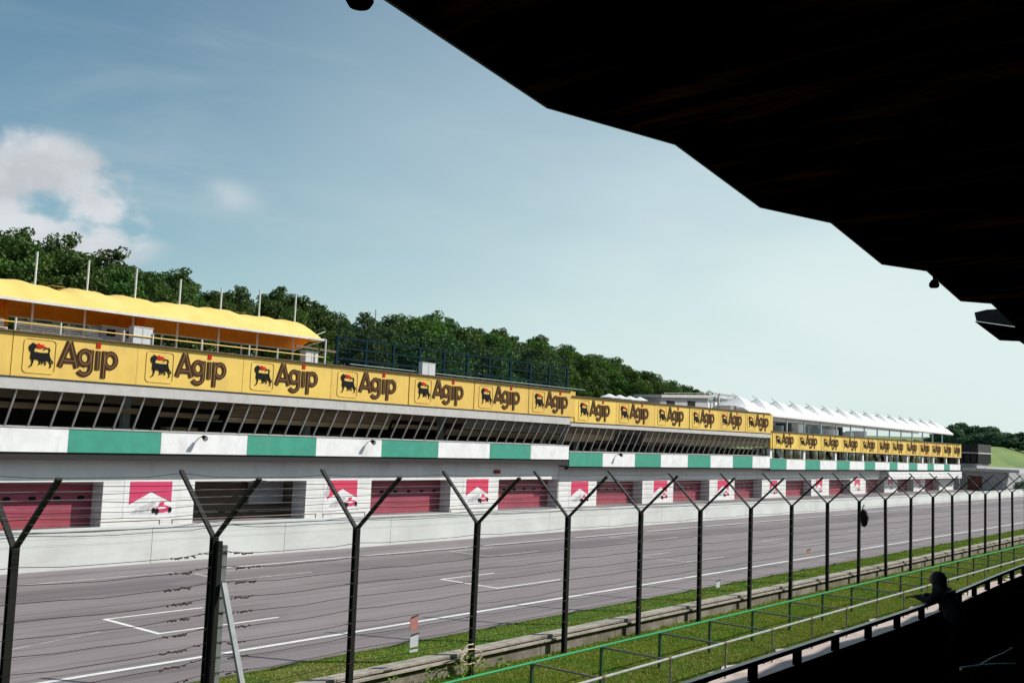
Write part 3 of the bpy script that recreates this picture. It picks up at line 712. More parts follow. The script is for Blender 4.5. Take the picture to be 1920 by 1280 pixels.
def crate(x, y, w, d, h, m, lab, cat='cabinet', name='cabinet', win=False):
    t = thing(name, lab, cat, (x, y, 10.5)); MB().box((0, 0, 0), (w, d, h)).build('body', m, t); MB().box((-.03, -.03, h), (w+.03, d+.03, h+.04)).build('lid', 'steel_white', t)
    MB().box((w*.45, -.012, .06), (w*.52, 0, h-.06)).build('door_seam', 'frame_grey', t)
    if win:
        for u in (.12, .62): MB().box((w*u, -.016, h*.55), (w*(u+.22), -.002, h*.88)).build('window', 'black_paint', t)
crate(31.6, 57.0, 2.6, 1.5, 1.25, 'column_grey', 'grey kiosk with dark windows under the canopy behind the third mast', 'kiosk', 'kiosk', True)
crate(32.35, 54.75, 1.25, .5, 1.2, 'plate_white', 'white cabinet beside the third mast under the canopy')
crate(45.9, 55.4, 1.1, .6, 1.05, 'plate_white', 'pale cabinet beside the last canopy mast at the right end')
crate(56.6, 54.4, 1.45, .4, 1.12, 'plate_white', 'lone white cabinet on the parapet before the mesh fence')

# ------------------------------------------------------------------ dark mesh fence on the roof
nf = thing('roof_fence', 'tall dark blue mesh fence on the roof right of the canopy', 'fence', (0, 57, 10.5))
fx = [49.2, 52.16, 55.22, 58.29, 61.1, 64.27, 67.34, 70.52, 73.24, 76.51, 79.3]
fx = [x*.955+2.2 for x in fx]
fx = [50.1+2.93*i for i in range(11)]
for x in fx: MB().box((x-.10, -.08, 0), (x+.10, .08, 2.62)).build('post', 'teal_steel', nf)
for z in (.95, 1.75, 2.5): MB().box((fx[0], -.085, z-.055), (fx[-1], .085, z+.055)).build('rail', 'teal_steel', nf)
MB().tube([(49.5, -2.2, .42), (fx[-1], -2.2, .42)], .025, 6).build('low_rail', 'column_grey', nf)
b = MB()
for i in range(int((fx[-1]-fx[0])/.30)): x = fx[0]+i*.30; b.bar((x, 0, .1), (x, 0, 3.75), .022, .022)
for z in np.arange(.2, 3.8, .30): b.bar((fx[0], .02, z), (fx[-1], .02, z), .022, .022)
nn = b.build('net', 'teal_steel', nf); nn['kind'] = 'stuff'

# ------------------------------------------------------------------ hut and parasols on the middle roof
h = thing('roof_hut', 'grey flat-roofed hut with dark windows on the middle roof', 'hut', (102.2, 60, 10.2))
MB().band(0, 11.6, 0, 3, 0, 1.30, 0, 1.9).build('wall', 'hut_grey', h)
MB().band(-.6, 11.8, -.5, 3.3, 1.30, 1.62, 1.92, 2.30).build('roof', 'frame_grey', h)
for x in (1.4, 6.4): MB().box((x, -.03, .30 if x < 2 else 0.1), (x+1.9, .02, 1.05 if x < 2 else 1.3)).build('window', 'black_paint', h)
MB().box((11.9, .3, 0), (13.4, 3, 1.9)).build('annexe', 'white_paint', h)
MB().box((13.9, .2, 0), (18.1, 3, 1.65)).build('awning', 'tent_white', h)
for x in (13.5, 18.2): MB().box((x, -.5, 0), (x+.22, -.3, 2.6)).build('post', 'frame_grey', h)
MB().box((11.9, -.5, 2.35), (18.42, -.35, 2.62)).build('frame_beam', 'hut_grey', h)
MB().box((13.7, .1, 1.75), (18.2, .2, 2.3)).build('screen', 'smoke_grey', h)
b = MB(); [b.tube([(q, -.3, 1.6+q*.055), (q, -.3, 1.85+q*.055)], .03, 5) for q in np.arange(.5, 11.6, 1.6)]; b.bar((.3, -.3, 1.86), (11.6, -.3, 2.5), .05); b.build('roof_rail', 'frame_grey', h)
for i in range(4):
    t = thing('parasol', f'small white parasol on the middle roof, {ordn(i)} from the left beside the hut', 'parasol', (92.2+2.1*i, 60.5, 10.15), group='small white parasols beside the roof hut')
    MB().tube([(0, 0, 0), (0, 0, .95)], .03, 6).build('pole', 'frame_grey', t)
    u = MB(); n = 8; u.add([(0, 0, 1.22)]+[(1.0*math.cos(2*math.pi*k/n), 1.0*math.sin(2*math.pi*k/n), .82) for k in range(n)], [(0, 1+k, 1+(k+1) % n) for k in range(n)]); u.build('shade', 'tent_white', t)

# ------------------------------------------------------------------ white peaked tents
def make_tent():
    t = thing('peaked_tent', 'x', 'tent', (120, 55.2, 10.3), group='white peaked tents in a row on the far terrace')
    W, Dp = 5.78, 6.2; b = MB(); n = 9
    for j in range(n):
        for i in range(n):
            u, v = i/(n-1)*2-1, j/(n-1)*2-1; d = max(abs(u), abs(v)); hh = .12+.80*(1-abs(v)**3)+1.38*(1-d)**1.15
            b.v.append(((u+1)/2*W, (v+1)/2*Dp, .15+hh))
    for j in range(n-1):
        for i in range(n-1): a = j*n+i; b.f.append((a, a+1, a+n+1, a+n))
    b.build('roof', 'tent_white', t)
    MB().box((0, -.02, -.0), (W, .0, .28)).build('valance', 'tent_white', t); MB().box((0, Dp, -.0), (W, Dp+.02, .28)).build('valance', 'tent_white', t)
    MB().box((0, -.12, -.16), (W, -.03, -.004)).build('front_beam', 'dark_brown', t)
    MB().bar((W/2, Dp/2, 2.25), (W/2-1.5, Dp/2, 2.62), .07).build('spike', 'frame_grey', t)
    return t
T0 = make_tent(); cache(T0)
for i in range(15):
    t = T0 if i == 0 else dup(T0)
    t.location = (115.6+5.8*i, 55.2, 10.25); t['label'] = f'white peaked tent, {ordn(i)} from the left in the row on the far terrace'

# ------------------------------------------------------------------ far end: tower, lodge, vehicle
t = thing('control_block', 'dark two-storey block with louvred openings past the yellow band', 'building', (209, 52.6, 0))
MB().box((0, 0, 0), (9, 4.5, 5.0)).build('wall', 'grey_plaster', t)
MB().box((-.3, -.3, 5.0), (9.3, 4.8, 6.9)).build('upper_storey', 'black_paint', t)
MB().box((-.4, -.4, 6.9), (9.4, 4.9, 7.15)).build('cornice', 'frame_grey', t)
MB().box((-.3, -.3, 7.15), (9.3, 4.8, 8.75)).build('top_storey', 'dark_strip', t)
for q in range(4): MB().box((-.36, .1+q*1.15, 5.2), (-.3, .95+q*1.15, 6.7)).build('opening', 'dark_strip', t)
t = thing('lodge', 'low grey lodge with rust-red door at the end of the pits', 'building', (207, 47.6, 0))
MB().box((0, 0, 0), (5, 6.5, 3.6)).build('wall', 'grey_plaster', t)
MB().box((-.5, -3, 3.6), (5.5, 7, 4.15)).build('roof', 'concrete_light', t)
MB().box((-.06, 3.6, 0), (-.001, 6.2, 2.7)).build('door', 'door_rust', t)
def vehicle():
    t = thing('parked_car', 'bright pink-red car beyond the end of the pit building', 'car', (232, 59.5, 3.95), rz=R(100))
    pr = [(-2.0, .3), (2.0, .3), (2.05, .75), (1.2, .85), (.7, 1.35), (-1.0, 1.38), (-1.6, .9), (-2.05, .8)]
    MB().prism(pr, -.8, .8).build('body', 'plate_pink', t)
    MB().prism([(-.9, .92), (1.05, .88), (.66, 1.28), (-.92, 1.3)], -.81, .81).build('windows', 'black_paint', t)
    for x in (-1.25, 1.25):
        for y in (-.82, .66): MB().prism([(x+.32*math.cos(R(a)), .32+.32*math.sin(R(a))) for a in range(0, 360, 30)], y, y+.16).build('wheel', 'tyre', t)
vehicle()
structure(MB().band(226, 300, 52, 90, -.3, 3.9, -.3, 3.9).build('embankment', 'grey_plaster'))
for i, (x, y, L_) in enumerate(((236, 40, 12), (262, 44, 14))):
    t = thing('tyre_barrier', ['nearer dark tyre barrier at the end of the straight', 'farther dark tyre barrier at the end of the straight'][i], 'barrier', (x, y, 0), group='tyre barriers at the track end')
    q = 0
    while q < L_:
        MB().tube([(0, q, 0), (0, q, 1.1)], .33, 10).build('tyre_stack', 'tyre', t); q += .68
t = thing('guard_rail', 'pale grey steel guard rail curving past the end of the pits', 'barrier', (216, 38.5, 0))
for k in range(14): MB().tube([(k*4, .004*(k*4)**1.6, 0), (k*4, .004*(k*4)**1.6, 1.0)], .06, 6).build('post', 'galvanised', t)
for z in (.45, .8): MB().tube([(k*2, .004*(k*2)**1.6-.08, z) for k in range(28)], .12, 6).build('rail', 'galvanised', t)

# ------------------------------------------------------------------ trees
def leaf_cloud(centers, radii, n_per, size, name, m, parent=None, squash=.75):
    C = []
    for c, r in zip(centers, radii):
        n = int(n_per*(r/1.0)**1.6); v = rng.normal(size=(n, 3)); v /= np.linalg.norm(v, axis=1)[:, None]
        rad = r*(.55+.45*rng.random(n)**.5); C.append(np.array(c)+v*rad[:, None]*np.array([1, 1, squash]))
    P = np.concatenate(C); n = len(P)
    a = rng.normal(size=(n, 3)); a /= np.linalg.norm(a, axis=1)[:, None]
    c2 = rng.normal(size=(n, 3)); bb = np.cross(a, c2); bb /= np.linalg.norm(bb, axis=1)[:, None]
    s = size*(.6+.8*rng.random(n))[:, None]
    V = np.stack([P-a*s, P-bb*s*.6, P+a*s, P+bb*s*.6], 1).reshape(-1, 3)
    me = bpy.data.meshes.new(name); me.vertices.add(4*n); me.vertices.foreach_set('co', V.ravel().astype(np.float32))
    me.loops.add(4*n); me.loops.foreach_set('vertex_index', np.arange(4*n, dtype=np.int32))
    me.polygons.add(n); me.polygons.foreach_set('loop_start', np.arange(0, 4*n, 4, dtype=np.int32)); me.update(calc_edges=True)
    me.materials.append(MATS[m]); return mkobj(name, me, parent)
def make_tree(H, W, m='leaf', seed=0, n_per=175, size=.145):
    rnd = random.Random(seed)
    t = thing('broadleaf_tree', 'x', 'tree', (0, 0, -50))
    tb = MB(); lean = rnd.uniform(-.4, .4)
    tb.tube([(0, 0, -.3), (lean*.3, 0, H*.25), (lean*.6, .1, H*.5), (lean, 0, H*.8)], [.3, .22, .15, .05], 7)
    cs, rs = [], []
    nb = 30
    for k in range(nb):
        f = k/nb; an = k*2.399+rnd.uniform(-.3, .3); zz = H*(.34+.60*f); env = math.sin(math.pi*min(1, (.25+.78*f)))**.7
        rad = W*.5*env*rnd.uniform(.45, 1.0); r = rnd.uniform(.75, 1.35)*W/6
        c = (lean+rad*math.cos(an), rad*math.sin(an), zz+rnd.uniform(-.4, .5)); cs.append(c); rs.append(r)
        if k % 2 == 0: tb.tube([(lean*f, 0, zz*.72), ((lean+c[0])/2, c[1]/2, zz*.88), c], [.09, .05, .02], 5)
        for q in range(2):
            an2 = rnd.uniform(0, 6.28); cs.append((c[0]+r*.9*math.cos(an2), c[1]+r*.9*math.sin(an2), c[2]+rnd.uniform(-.3, .7)*r)); rs.append(r*rnd.uniform(.35, .6))
    tb.build('trunk', 'bark', t)
    leaf_cloud(cs, rs, n_per, size, 'crown', m, t); cache(t); return t
protos = [make_tree(12, 6.6, seed=1), make_tree(13.5, 6.0, seed=2), make_tree(11, 7.6, seed=3), make_tree(12.5, 7.0, seed=4)]
used = set()
def skyline(x):   # top height at Y = 100, read off the ridge
    xs = [30, 44, 47.3, 50, 54, 57, 61, 66.5, 74, 76, 82, 88.3, 101, 113.6, 129.5, 142, 155, 162.6, 173, 185.5, 200]
    zs = [24.2, 24.0, 24.5, 24.2, 24.6, 23.3, 23.8, 22.6, 22.4, 23.7, 23.6, 21.3, 23.2, 23.7, 22.4, 22.0, 21.6, 20.2, 19.0, 17.8, 15.5]
    return float(np.interp(x, xs, zs))
rows = [(84, 40, 30, 168, .0), (91, 42, 31, 180, .35), (99, 44, 32, 198, .1), (107, 40, 36, 205, .6)]
cnt = 0; TREES = []
for (Y, _, xa_, xb_, ph) in rows:
    x = xa_+ph*4
    while x < xb_:
        r_ = random.random(); Yj = Y+random.uniform(-2, 2); xe = x*100/Yj          # eye-line equivalent station on the ridge
        top = EYE+(skyline(xe)-EYE)*Yj/100*(1.0 if 95 < Y < 103 else (.93 if Y < 90 else .965))
        top += .8+random.uniform(-1.5, .5)
        base = hz(x, Yj); Ht = top-base
        if Ht > 3: TREES.append((x, Yj, base, Ht, Y))
        x += random.uniform(3.6, 5.4)
zone = [(62, 'behind the yellow canopy'), (95, 'behind left half of roof mesh fence'), (125, 'behind right half of roof mesh fence'), (158, 'above the middle building'), (999, 'at the low right end')]
rowname = {84: 'front row', 91: 'second row', 99: 'skyline', 107: 'back row'}
counts = {}
for (x, y, z, Ht, Y) in TREES:
    k = random.randrange(4); P = protos[k]
    t = P if k not in used else dup(P); used.add(k)
    hp = (12.8, 14.3, 11.8, 13.3)[k]; sc = Ht/hp
    wx = max(.62, min(1.25, sc*1.05))*random.uniform(.85, 1.12)
    t.location = (x, y, z); t.scale = (wx, wx, sc); t.rotation_euler = (0, 0, random.uniform(0, 6.28))
    zn = next(n for lim, n in zone if x*100/y < lim); key = (zn, Y); i = counts.get(key, 0); counts[key] = i+1
    t['label'] = f'{rowname[Y]} ridge tree {zn}, {ordn(i)} from left'; t['group'] = 'trees on the ridge behind the pits'
# far wood at the right
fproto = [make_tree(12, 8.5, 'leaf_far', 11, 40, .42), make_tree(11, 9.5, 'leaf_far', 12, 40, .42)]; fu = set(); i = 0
far = []
for row, (X, dz) in enumerate(((398, 0), (420, 1.5), (445, 2.5))):
    y = 84
    while y < 168:
        f = (y-88)/30; top = float(np.interp(y*420/X, [84, 89, 92, 95.5, 99, 106, 112, 116, 125, 140, 165], [17.5, 16.4, 17.3, 16.2, 19.2, 18.6, 20.0, 18.8, 13.5, 12.5, 11]))
        top = EYE+(top-EYE)*X/420+(-2.6 if row == 0 else (-.6 if row == 1 else 0))+random.uniform(-.8, .2); far.append((X+random.uniform(-4, 4), y, top, row)); y += random.uniform(4.2, 6.0)
far.sort(key=lambda q: (q[3], -q[1]))
fc = {}
for (X, y, top, row) in far:
    k = random.randrange(2); t = fproto[k] if k not in fu else dup(fproto[k]); fu.add(k)
    base = hz(X, y)-.5; Ht = max(4, top-base); sc = Ht/12.3; t.location = (X, y, base); t.scale = (max(.75, sc),)*2+(sc,); t.rotation_euler = (0, 0, random.uniform(0, 6))
    j = fc.get(row, 0); fc[row] = j+1
    t['label'] = f'distant tree right of the tents, {ordn(j)} from left in {["near", "middle", "rear"][row]} row of the wood'; t['group'] = 'trees of the far wood at the right'
# shrubs near the end of the pits
sh = thing('shrub', 'x', 'shrub', (0, 0, 0)); leaf_cloud([(0, 0, .7), (.8, .3, .6), (-.7, .2, .5), (.2, -.5, .9)], [.9, .7, .7, .6], 60, .16, 'foliage', 'leaf_far', sh)
MB().tube([(0, 0, -.1), (0, 0, .8)], .05, 5).build('stem', 'bark', sh); cache(sh)
places = [(222, 47, 1.2), (225, 44, 1.0), (229, 49, 1.3), (233, 46, 1.1), (238, 50, 1.4), (243, 47.5, 1.2), (248, 51, 1.5), (230, 43, .8), (256, 49, 1.5), (265, 52, 1.6)]
for i, (x, y, s) in enumerate(sorted(places, key=lambda p: -p[1]/p[0])):
    o = sh if i == 0 else dup(sh); o.location = (x, y, 0); o.scale = (s*1.4, s*1.4, s)
    o['label'] = f'low grey-green shrub past the lodge, {ordn(i)} from the left'; o['group'] = 'shrubs at the end of the straight'
# small far pylon on the ridge
t = thing('radio_mast', 'thin grey radio mast sticking up from the trees right of the canopy', 'mast', (93.5, 99, 13)); MB().tube([(0, 0, -3), (0, 0, 9.6)], .07, 6).build('pole', 'frame_grey', t)
for z in (6, 7.5, 9): MB().bar((-.5, 0, z), (.5, 0, z), .05).build('crossbar', 'frame_grey', t)

# ------------------------------------------------------------------ trackside barrier wall (below the catch fence)
bw = thing('barrier_wall', 'low stained concrete barrier wall at the foot of the catch fence', 'wall', (0, 18.2, 0))
x = 4.6-4.02
while x < 160:
    a, c = x+.012, x+4.02-.012
    MB().box((a, .14, -.5), (c, .46, .03)).build('wall_panel', 'barrier_concrete', bw)
    MB().box((a, .02, .03), (c, .22, .085)).build('lip', 'barrier_cap', bw)
    MB().box((a, .16, .085), (c, .42, .125)).build('joint', 'barrier_concrete', bw)
    MB().box((a, .10, .125), (c, .48, .20)).build('cap', 'barrier_cap', bw)
    x += 4.02

# ------------------------------------------------------------------ catch fence
YF = 18.0
cf = thing('catch_fence', 'tall barbed-wire catch fence on black Y-topped posts along the near side of the track', 'fence', (0, YF, 0))
pxs = [4.6, 8.71, 12.81, 16.78, 21.11, 25.4, 29.62, 33.8, 37.95, 41.9, 45.93, 49.95, 53.92, 57.93, 61.92, 65.9, 69.65, 73.45, 77.3, 81.1]+[85.0+3.9*k for k in range(9)]
def ipost(cx, w=.13, d=.13, z0=-.4, z1=3.65):
    b = MB(); b.box((cx-w/2, -d/2, z0), (cx+w/2, -d/2+.018, z1)); b.box((cx-w/2, d/2-.018, z0), (cx+w/2, d/2, z1)); b.box((cx-.012, -d/2+.018, z0), (cx+.012, d/2-.018, z1)); return b
pm = ipost(0).build('post', 'fence_post', cf)
am = MB().bar((0, 0, 3.6), (0, 1.35, 4.93), .10, .055, (0, -1, 1)).build('arm', 'fence_post', pm)
am2 = MB().bar((0, 0, 3.6), (0, -1.37, 4.91), .10, .055, (0, 1, 1)).build('arm', 'fence_post', pm)
pm.location = (pxs[0], 0, .07)
for i, xx in enumerate(pxs[1:], 1):
    c = pm.copy(); COL.objects.link(c); c.parent = cf; c.location = (xx, random.uniform(-.02, .02), (.07 if xx < 31 else -.01)+random.uniform(-.02, .02)); c.rotation_euler = (random.uniform(-.008, .008), random.uniform(-.012, .008), 0)
    for a in (am, am2): d = a.copy(); COL.objects.link(d); d.parent = c
# the doubled end post with its grey plate and raking brace
MB().box((12.80, -.16, -.4), (12.90, .12, 3.62)).build('post', 'fence_post', cf)
MB().box((12.98, -.06, -.4), (13.10, .02, 3.52)).build('post', 'post_grey', cf)['label'] = 'grey steel plate post beside the black post'
MB().bar((12.93, -.22, 2.78), (12.93, -1.35, .2), .11, .07).build('brace', 'galvanised', cf)['label'] = 'raking galvanised brace'
wz = [.62+.305*k for k in range(10)]
def wirepath(z, y, seedv):
    pts = []
    for i in range(len(pxs)-1):
        for s in range(5):
            f = s/5; x = pxs[i]+(pxs[i+1]-pxs[i])*f; sag = .032*4*f*(1-f)*(1.5 if i in (1, 2) else 1)+(.012*math.sin(x*3.1+seedv))
            kick = .045*math.exp(-abs(x-12.78)/.5) if i < 4 else 0
            pts.append((x, y, z-sag+kick))
    return pts
for k, z in enumerate(wz): MB().tube(wirepath(z, -.08, k), .0062, 4, False).build('wire', 'wire', cf)
for s in (1, -1):
    for q in (.25, .5, .75, .98):
        MB().tube(wirepath(3.6+1.31*q, s*1.36*q, q*9), .006, 4, False).build('wire', 'wire', cf)
# fine netting stretched over both rows of arms
b = MB()
for s in (1, -1):
    for q in np.arange(.08, 1, .115):
        pts = [(x, s*1.36*q, 3.6+1.31*q-.02*math.sin((x-pxs[0])/4.02*math.pi)**2) for x in np.arange(pxs[0], 60, 1.0)]
        b.tube(pts, .0022, 3, False)
nt_ = b.build('netting', 'galvanised', cf); nt_['kind'] = 'stuff'
# ragged barbs: tangles wound on the wires either side of the doubled post, small barbs by the others
b = MB()
def barb_run(xa, xb, z, amp, r, dens):
    n = int((xb-xa)*dens); pts = []
    for k in range(n):
        x = xa+(xb-xa)*k/max(1, n-1); pts.append((x+random.uniform(-.01, .01), -.09+random.uniform(-amp, amp), z+random.uniform(-amp, amp)))
    for k in range(0, n-1):
        if random.random() < .82: b.tube([pts[k], pts[k+1]], r, 4)
for z in wz:
    for side in (-1, 1):
        a = 12.78+side*.12; e = 12.78+side*random.uniform(.95, 1.15); mid = (a+e)/2
        lo_, hi_ = sorted((e, mid-side*.1)); barb_run(lo_, hi_, z-.03, .022, .017, 26)
        if random.random() < .6: lo_, hi_ = sorted((a, a+side*.3)); barb_run(lo_, hi_, z+.02, .015, .010, 24)
for xx in pxs:
    for z in wz:
        if 13 < xx < 45 and random.random() < .8: barb_run(xx-.38, xx-.06, z-.01, .010, .006, 18)
bb_ = b.build('barbs', 'barb_rust', cf); bb_['kind'] = 'stuff'

# plates tied to the wires
def plate(x, z0, z1, w, m, lab, y=-.12):
    t = thing('tied_plate', lab, 'plate', (x, YF+y, z0), group='plates tied to the catch fence wires'); h_ = z1-z0
    MB().box((-w/2, 0, 0), (w/2, .012, h_)).build('plate', m, t)
    MB().bar((-w*.42, -.01, h_+.02), (w*.52, -.01, h_+.045), .02, .03).build('clip', 'barb_rust', t)
    return t
plate(18.75, 1.12, 1.44, .27, 'plate_red', 'faded red plate tied on the fence wires above the near white line')
p = plate(18.78, .72, 1.0, .29, 'plate_white', 'white plate tied on the fence wires over the green verge, nearest one')
MB().box((-.15, -.004, -.12), (.15, .012, -.06)).build('lower_strip', 'plate_white', p)
plate(35.0, .78, 1.0, .30, 'plate_white', 'small pale plate tied on the fence wires farther down the verge')
plate(43.5, 1.55, 1.66, .42, 'plate_red', 'small red tag tied on the fence wires beside a distant post')
t = thing('horn_speaker', 'dark rounded horn loudspeaker hanging on a far fence post', 'loudspeaker', (pxs[11], YF-.12, 2.85))
MB().tube([(.0, -.1, -.42), (0, -.14, -.30), (0, -.16, 0), (0, -.12, .28), (0, -.05, .40)], [.08, .15, .18, .15, .05], 14).build('shell', 'black_paint', t, smooth=True)
MB().tube([(.10, -.22, -.15), (.12, -.26, .08)], [.09, .08], 10).build('grille', 'gutter_grey', t)
MB().bar((0, -.05, .42), (.1, -.1, .62), .06).build('bracket', 'steel_white', t)
# pale hose looped round the foot of a post
t = thing('hose', 'pale hose looped round the foot of the fence post above the green rail', 'hose', (pxs[4], YF, 0))
pts = []
for k in range(26):
    a = k/25; an = 2.2+a*8.5; r_ = .42-.14*a
    pts.append((r_*math.cos(an)*1.25-.15, -.14-.06*math.sin(an*.5), .17+.17*math.sin(an)+.05*a))
MB().tube(pts, .018, 6).build('loop', 'hose', t, smooth=True)
MB().tube([(-.55, -.15, .42), (-.3, -.16, .52), (-.05, -.12, .5)], .018, 6).build('loose_end', 'hose', t, smooth=True)

# ------------------------------------------------------------------ green and grey guard railings
gr = thing('green_railing', 'bright green tubular railing on green posts in the spectator grass', 'railing', (0, 15, 0))
gy = thing('grey_railing', 'weathered grey steel railing nearest the walkway', 'railing', (0, 13, 0))
gx = [19.87+3.0*i-6 for i in range(36)]
for i in range(len(gx)-1):
    MB().tube([(gx[i], 0, .66), (gx[i+1], 0, .66)], .032, 8).build('rail', 'rail_green', gr)
    MB().tube([(gx[i], 0, .66), (gx[i+1], 0, .66)], .034, 8).build('rail', 'rail_steel', gy)
for i, x in enumerate(gx):
    MB().box((x-.035, -.035, -.45), (x+.035, .035, .63)).build('post', 'rail_green_dark', gr)
    MB().tube([(x+.1, 0, -.45), (x+.1, 0, .64)], .025, 8).build('post', 'bar_grey', gy)
    MB().tube([(x-.02, 0, .66), (x+.10, 0, .66)], .046, 8).build('collar', 'coping_brown', gy)
    MB().tube([(x+.04, -.03, .62), (x+.04, -1.97, .62)], .026, 8).build('cross_bar', 'bar_grey', gr)

# ------------------------------------------------------------------ grass blades
def blades(name, n, xr, yr, hr, m, z0, wid=.012, xpow=1.0, clump=True):
    if clump:
        nc = n//14; cx = xr[0]+(xr[1]-xr[0])*rng.random(nc)**xpow; cy = yr[0]+(yr[1]-yr[0])*rng.random(nc); ch = rng.random(nc)
        idx = rng.integers(0, nc, n); X = cx[idx]+rng.normal(0, .12, n); Y = cy[idx]+rng.normal(0, .10, n); Hh = (hr[0]+(hr[1]-hr[0])*ch[idx]*rng.random(n))
    else:
        X = xr[0]+(xr[1]-xr[0])*rng.random(n)**xpow; Y = yr[0]+(yr[1]-yr[0])*rng.random(n); Hh = hr[0]+(hr[1]-hr[0])*rng.random(n)
    Y = np.clip(Y, yr[0], yr[1])
    an = rng.random(n)*6.283; wv = wid*(1+X/40)*(.6+.8*rng.random(n)); ln = Hh*(.2+.5*rng.random(n)); al = rng.random(n)*6.283
    V = np.zeros((n, 3, 3)); V[:, 0] = np.stack([X-wv*np.cos(an), Y-wv*np.sin(an), np.full(n, z0)], 1); V[:, 1] = np.stack([X+wv*np.cos(an), Y+wv*np.sin(an), np.full(n, z0)], 1)
    V[:, 2] = np.stack([X+ln*np.cos(al), np.clip(Y+ln*np.sin(al), yr[0]-.1, yr[1]+.05), z0+Hh], 1)
    me = bpy.data.meshes.new(name); me.vertices.add(3*n); me.vertices.foreach_set('co', V.ravel().astype(np.float32)); me.loops.add(3*n)
    me.loops.foreach_set('vertex_index', np.arange(3*n, dtype=np.int32)); me.polygons.add(n); me.polygons.foreach_set('loop_start', np.arange(0, 3*n, 3, dtype=np.int32)); me.update(calc_edges=True)
    me.materials.append(MATS[m]); return mkobj(name, me)
tag(blades('tall_grass', 260000, (15, 110), (13.2, 18.25), (.03, .12), 'blade', -.38, .011, 1.7), 'rough green grass between the green railing and the barrier wall', 'grass', kind='stuff')
tag(blades('short_grass', 300000, (15, 120), (13.3, 18.3), (.02, .07), 'blade', -.37, .013, 1.7, False), 'short green grass under the green and grey railings', 'grass', kind='stuff')
tag(blades('dry_grass', 70000, (15, 110), (12.9, 15.2), (.04, .13), 'blade_dry', -.38, .010, 1.7), 'yellowing dry grass tufts along the spectator walkway', 'grass', kind='stuff')
tag(blades('wall_weeds', 5000, (16, 60), (17.95, 18.30), (.04, .20), 'blade', -.38, .012, 2.0), 'weeds growing up against the foot of the barrier wall', 'weeds', kind='stuff')
tag(blades('verge_grass', 130000, (14, 120), (18.72, 20.93), (.02, .055), 'blade', -.03, .012, 1.8, False), 'short green grass of the verge beside the track', 'grass', kind='stuff')
wd = leaf_cloud([(20.4, 17.85, -.1), (20.9, 17.8, .05), (21.3, 17.9, -.05), (19.6, 17.9, -.1), (22.4, 17.9, -.2), (18.2, 17.95, -.15)], [.32, .34, .3, .28, .25, .3], 420, .045, 'ivy', 'blade')
tag(wd, 'leafy weeds clustered on the wall around the hose', 'weeds', kind='stuff')

# ------------------------------------------------------------------ grandstand round the camera
gs = thing('grandstand', 'dark roofed grandstand the photo was taken from, with folded roof edge', 'grandstand', (0, 0, 0))
P_ = 4.12; X0 = 6.58-P_*6
def rz_lo(y): return 8.72+(5-y)*.04
xs = []
for k in range(-1, 36):
    xs.append((X0+P_*k, 0)); xs.append((X0+P_*k+P_*.52, .235))
for i in range(len(xs)-1):
    (xa_, ha), (xb2, hb) = xs[i], xs[i+1]
    y0, y1 = 5.0, -14.0; th = .09
    MB().hexa([(xa_, y1, rz_lo(y1)+ha), (xb2, y1, rz_lo(y1)+hb), (xb2, y0, rz_lo(y0)+hb), (xa_, y0, rz_lo(y0)+ha),
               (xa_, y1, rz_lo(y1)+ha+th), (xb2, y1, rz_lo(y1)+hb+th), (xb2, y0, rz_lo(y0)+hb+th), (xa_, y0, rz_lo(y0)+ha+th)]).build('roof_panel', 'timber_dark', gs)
b = MB()
for i in range(len(xs)-1):
    (xa_, ha), (xb2, hb) = xs[i], xs[i+1]; z = rz_lo(5)
    b.hexa([(xa_, 5.004, z+ha-.012), (xb2, 5.004, z+hb-.012), (xb2, 5.03, z+hb-.012), (xa_, 5.03, z+ha-.012), (xa_, 5.004, z+ha+.13), (xb2, 5.004, z+hb+.13), (xb2, 5.03, z+hb+.13), (xa_, 5.03, z+ha+.13)])
b.build('roof_trim', 'roof_edge', gs)
xe0, xe1 = X0-P_, X0+P_*36
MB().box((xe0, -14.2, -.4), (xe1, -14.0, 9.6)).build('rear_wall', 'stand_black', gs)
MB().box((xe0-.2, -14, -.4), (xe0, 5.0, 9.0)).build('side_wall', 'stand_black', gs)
for k in range(-10, 24):   # cross ribs under the roof
    x = X0+P_*6+P_*k
    if xe0 < x < xe1: MB().box((x-.06, -13.8, rz_lo(0)-.16), (x+.06, 4.7, rz_lo(4.7)-.01)).build('rafter', 'timber_dark', gs)
# lower roof block that begins further along, with its grey end sheet
kk = 5.08/5
def Q(pts): return [(x*kk, 5.93+(z-5.93)*kk) for x, z in pts]
MB().prism([(20.17, 8.50), (23.25, 8.74), (21.78, 8.935), (20.9, 8.81), (20.03, 8.645)], 5.06, 5.075).build('end_sheet', 'gutter_grey', gs)['label'] = 'grey sheet closing the step in the roof'
for pl in ([(19.86, 8.455), (21.70, 8.29), (22.9, 8.69)], [(21.72, 8.29), (23.38, 8.44), (24.4, 8.95), (23.0, 8.71)], [(23.4, 8.44), (25.8, 8.29), (27.0, 8.95), (24.42, 8.95)], [(25.8, 8.29), (27.6, 8.45), (28, 8.95), (27.0, 8.95)]):
    MB().prism(Q(pl), 5.08, 5.11).build('gutter_board', 'stand_black', gs)
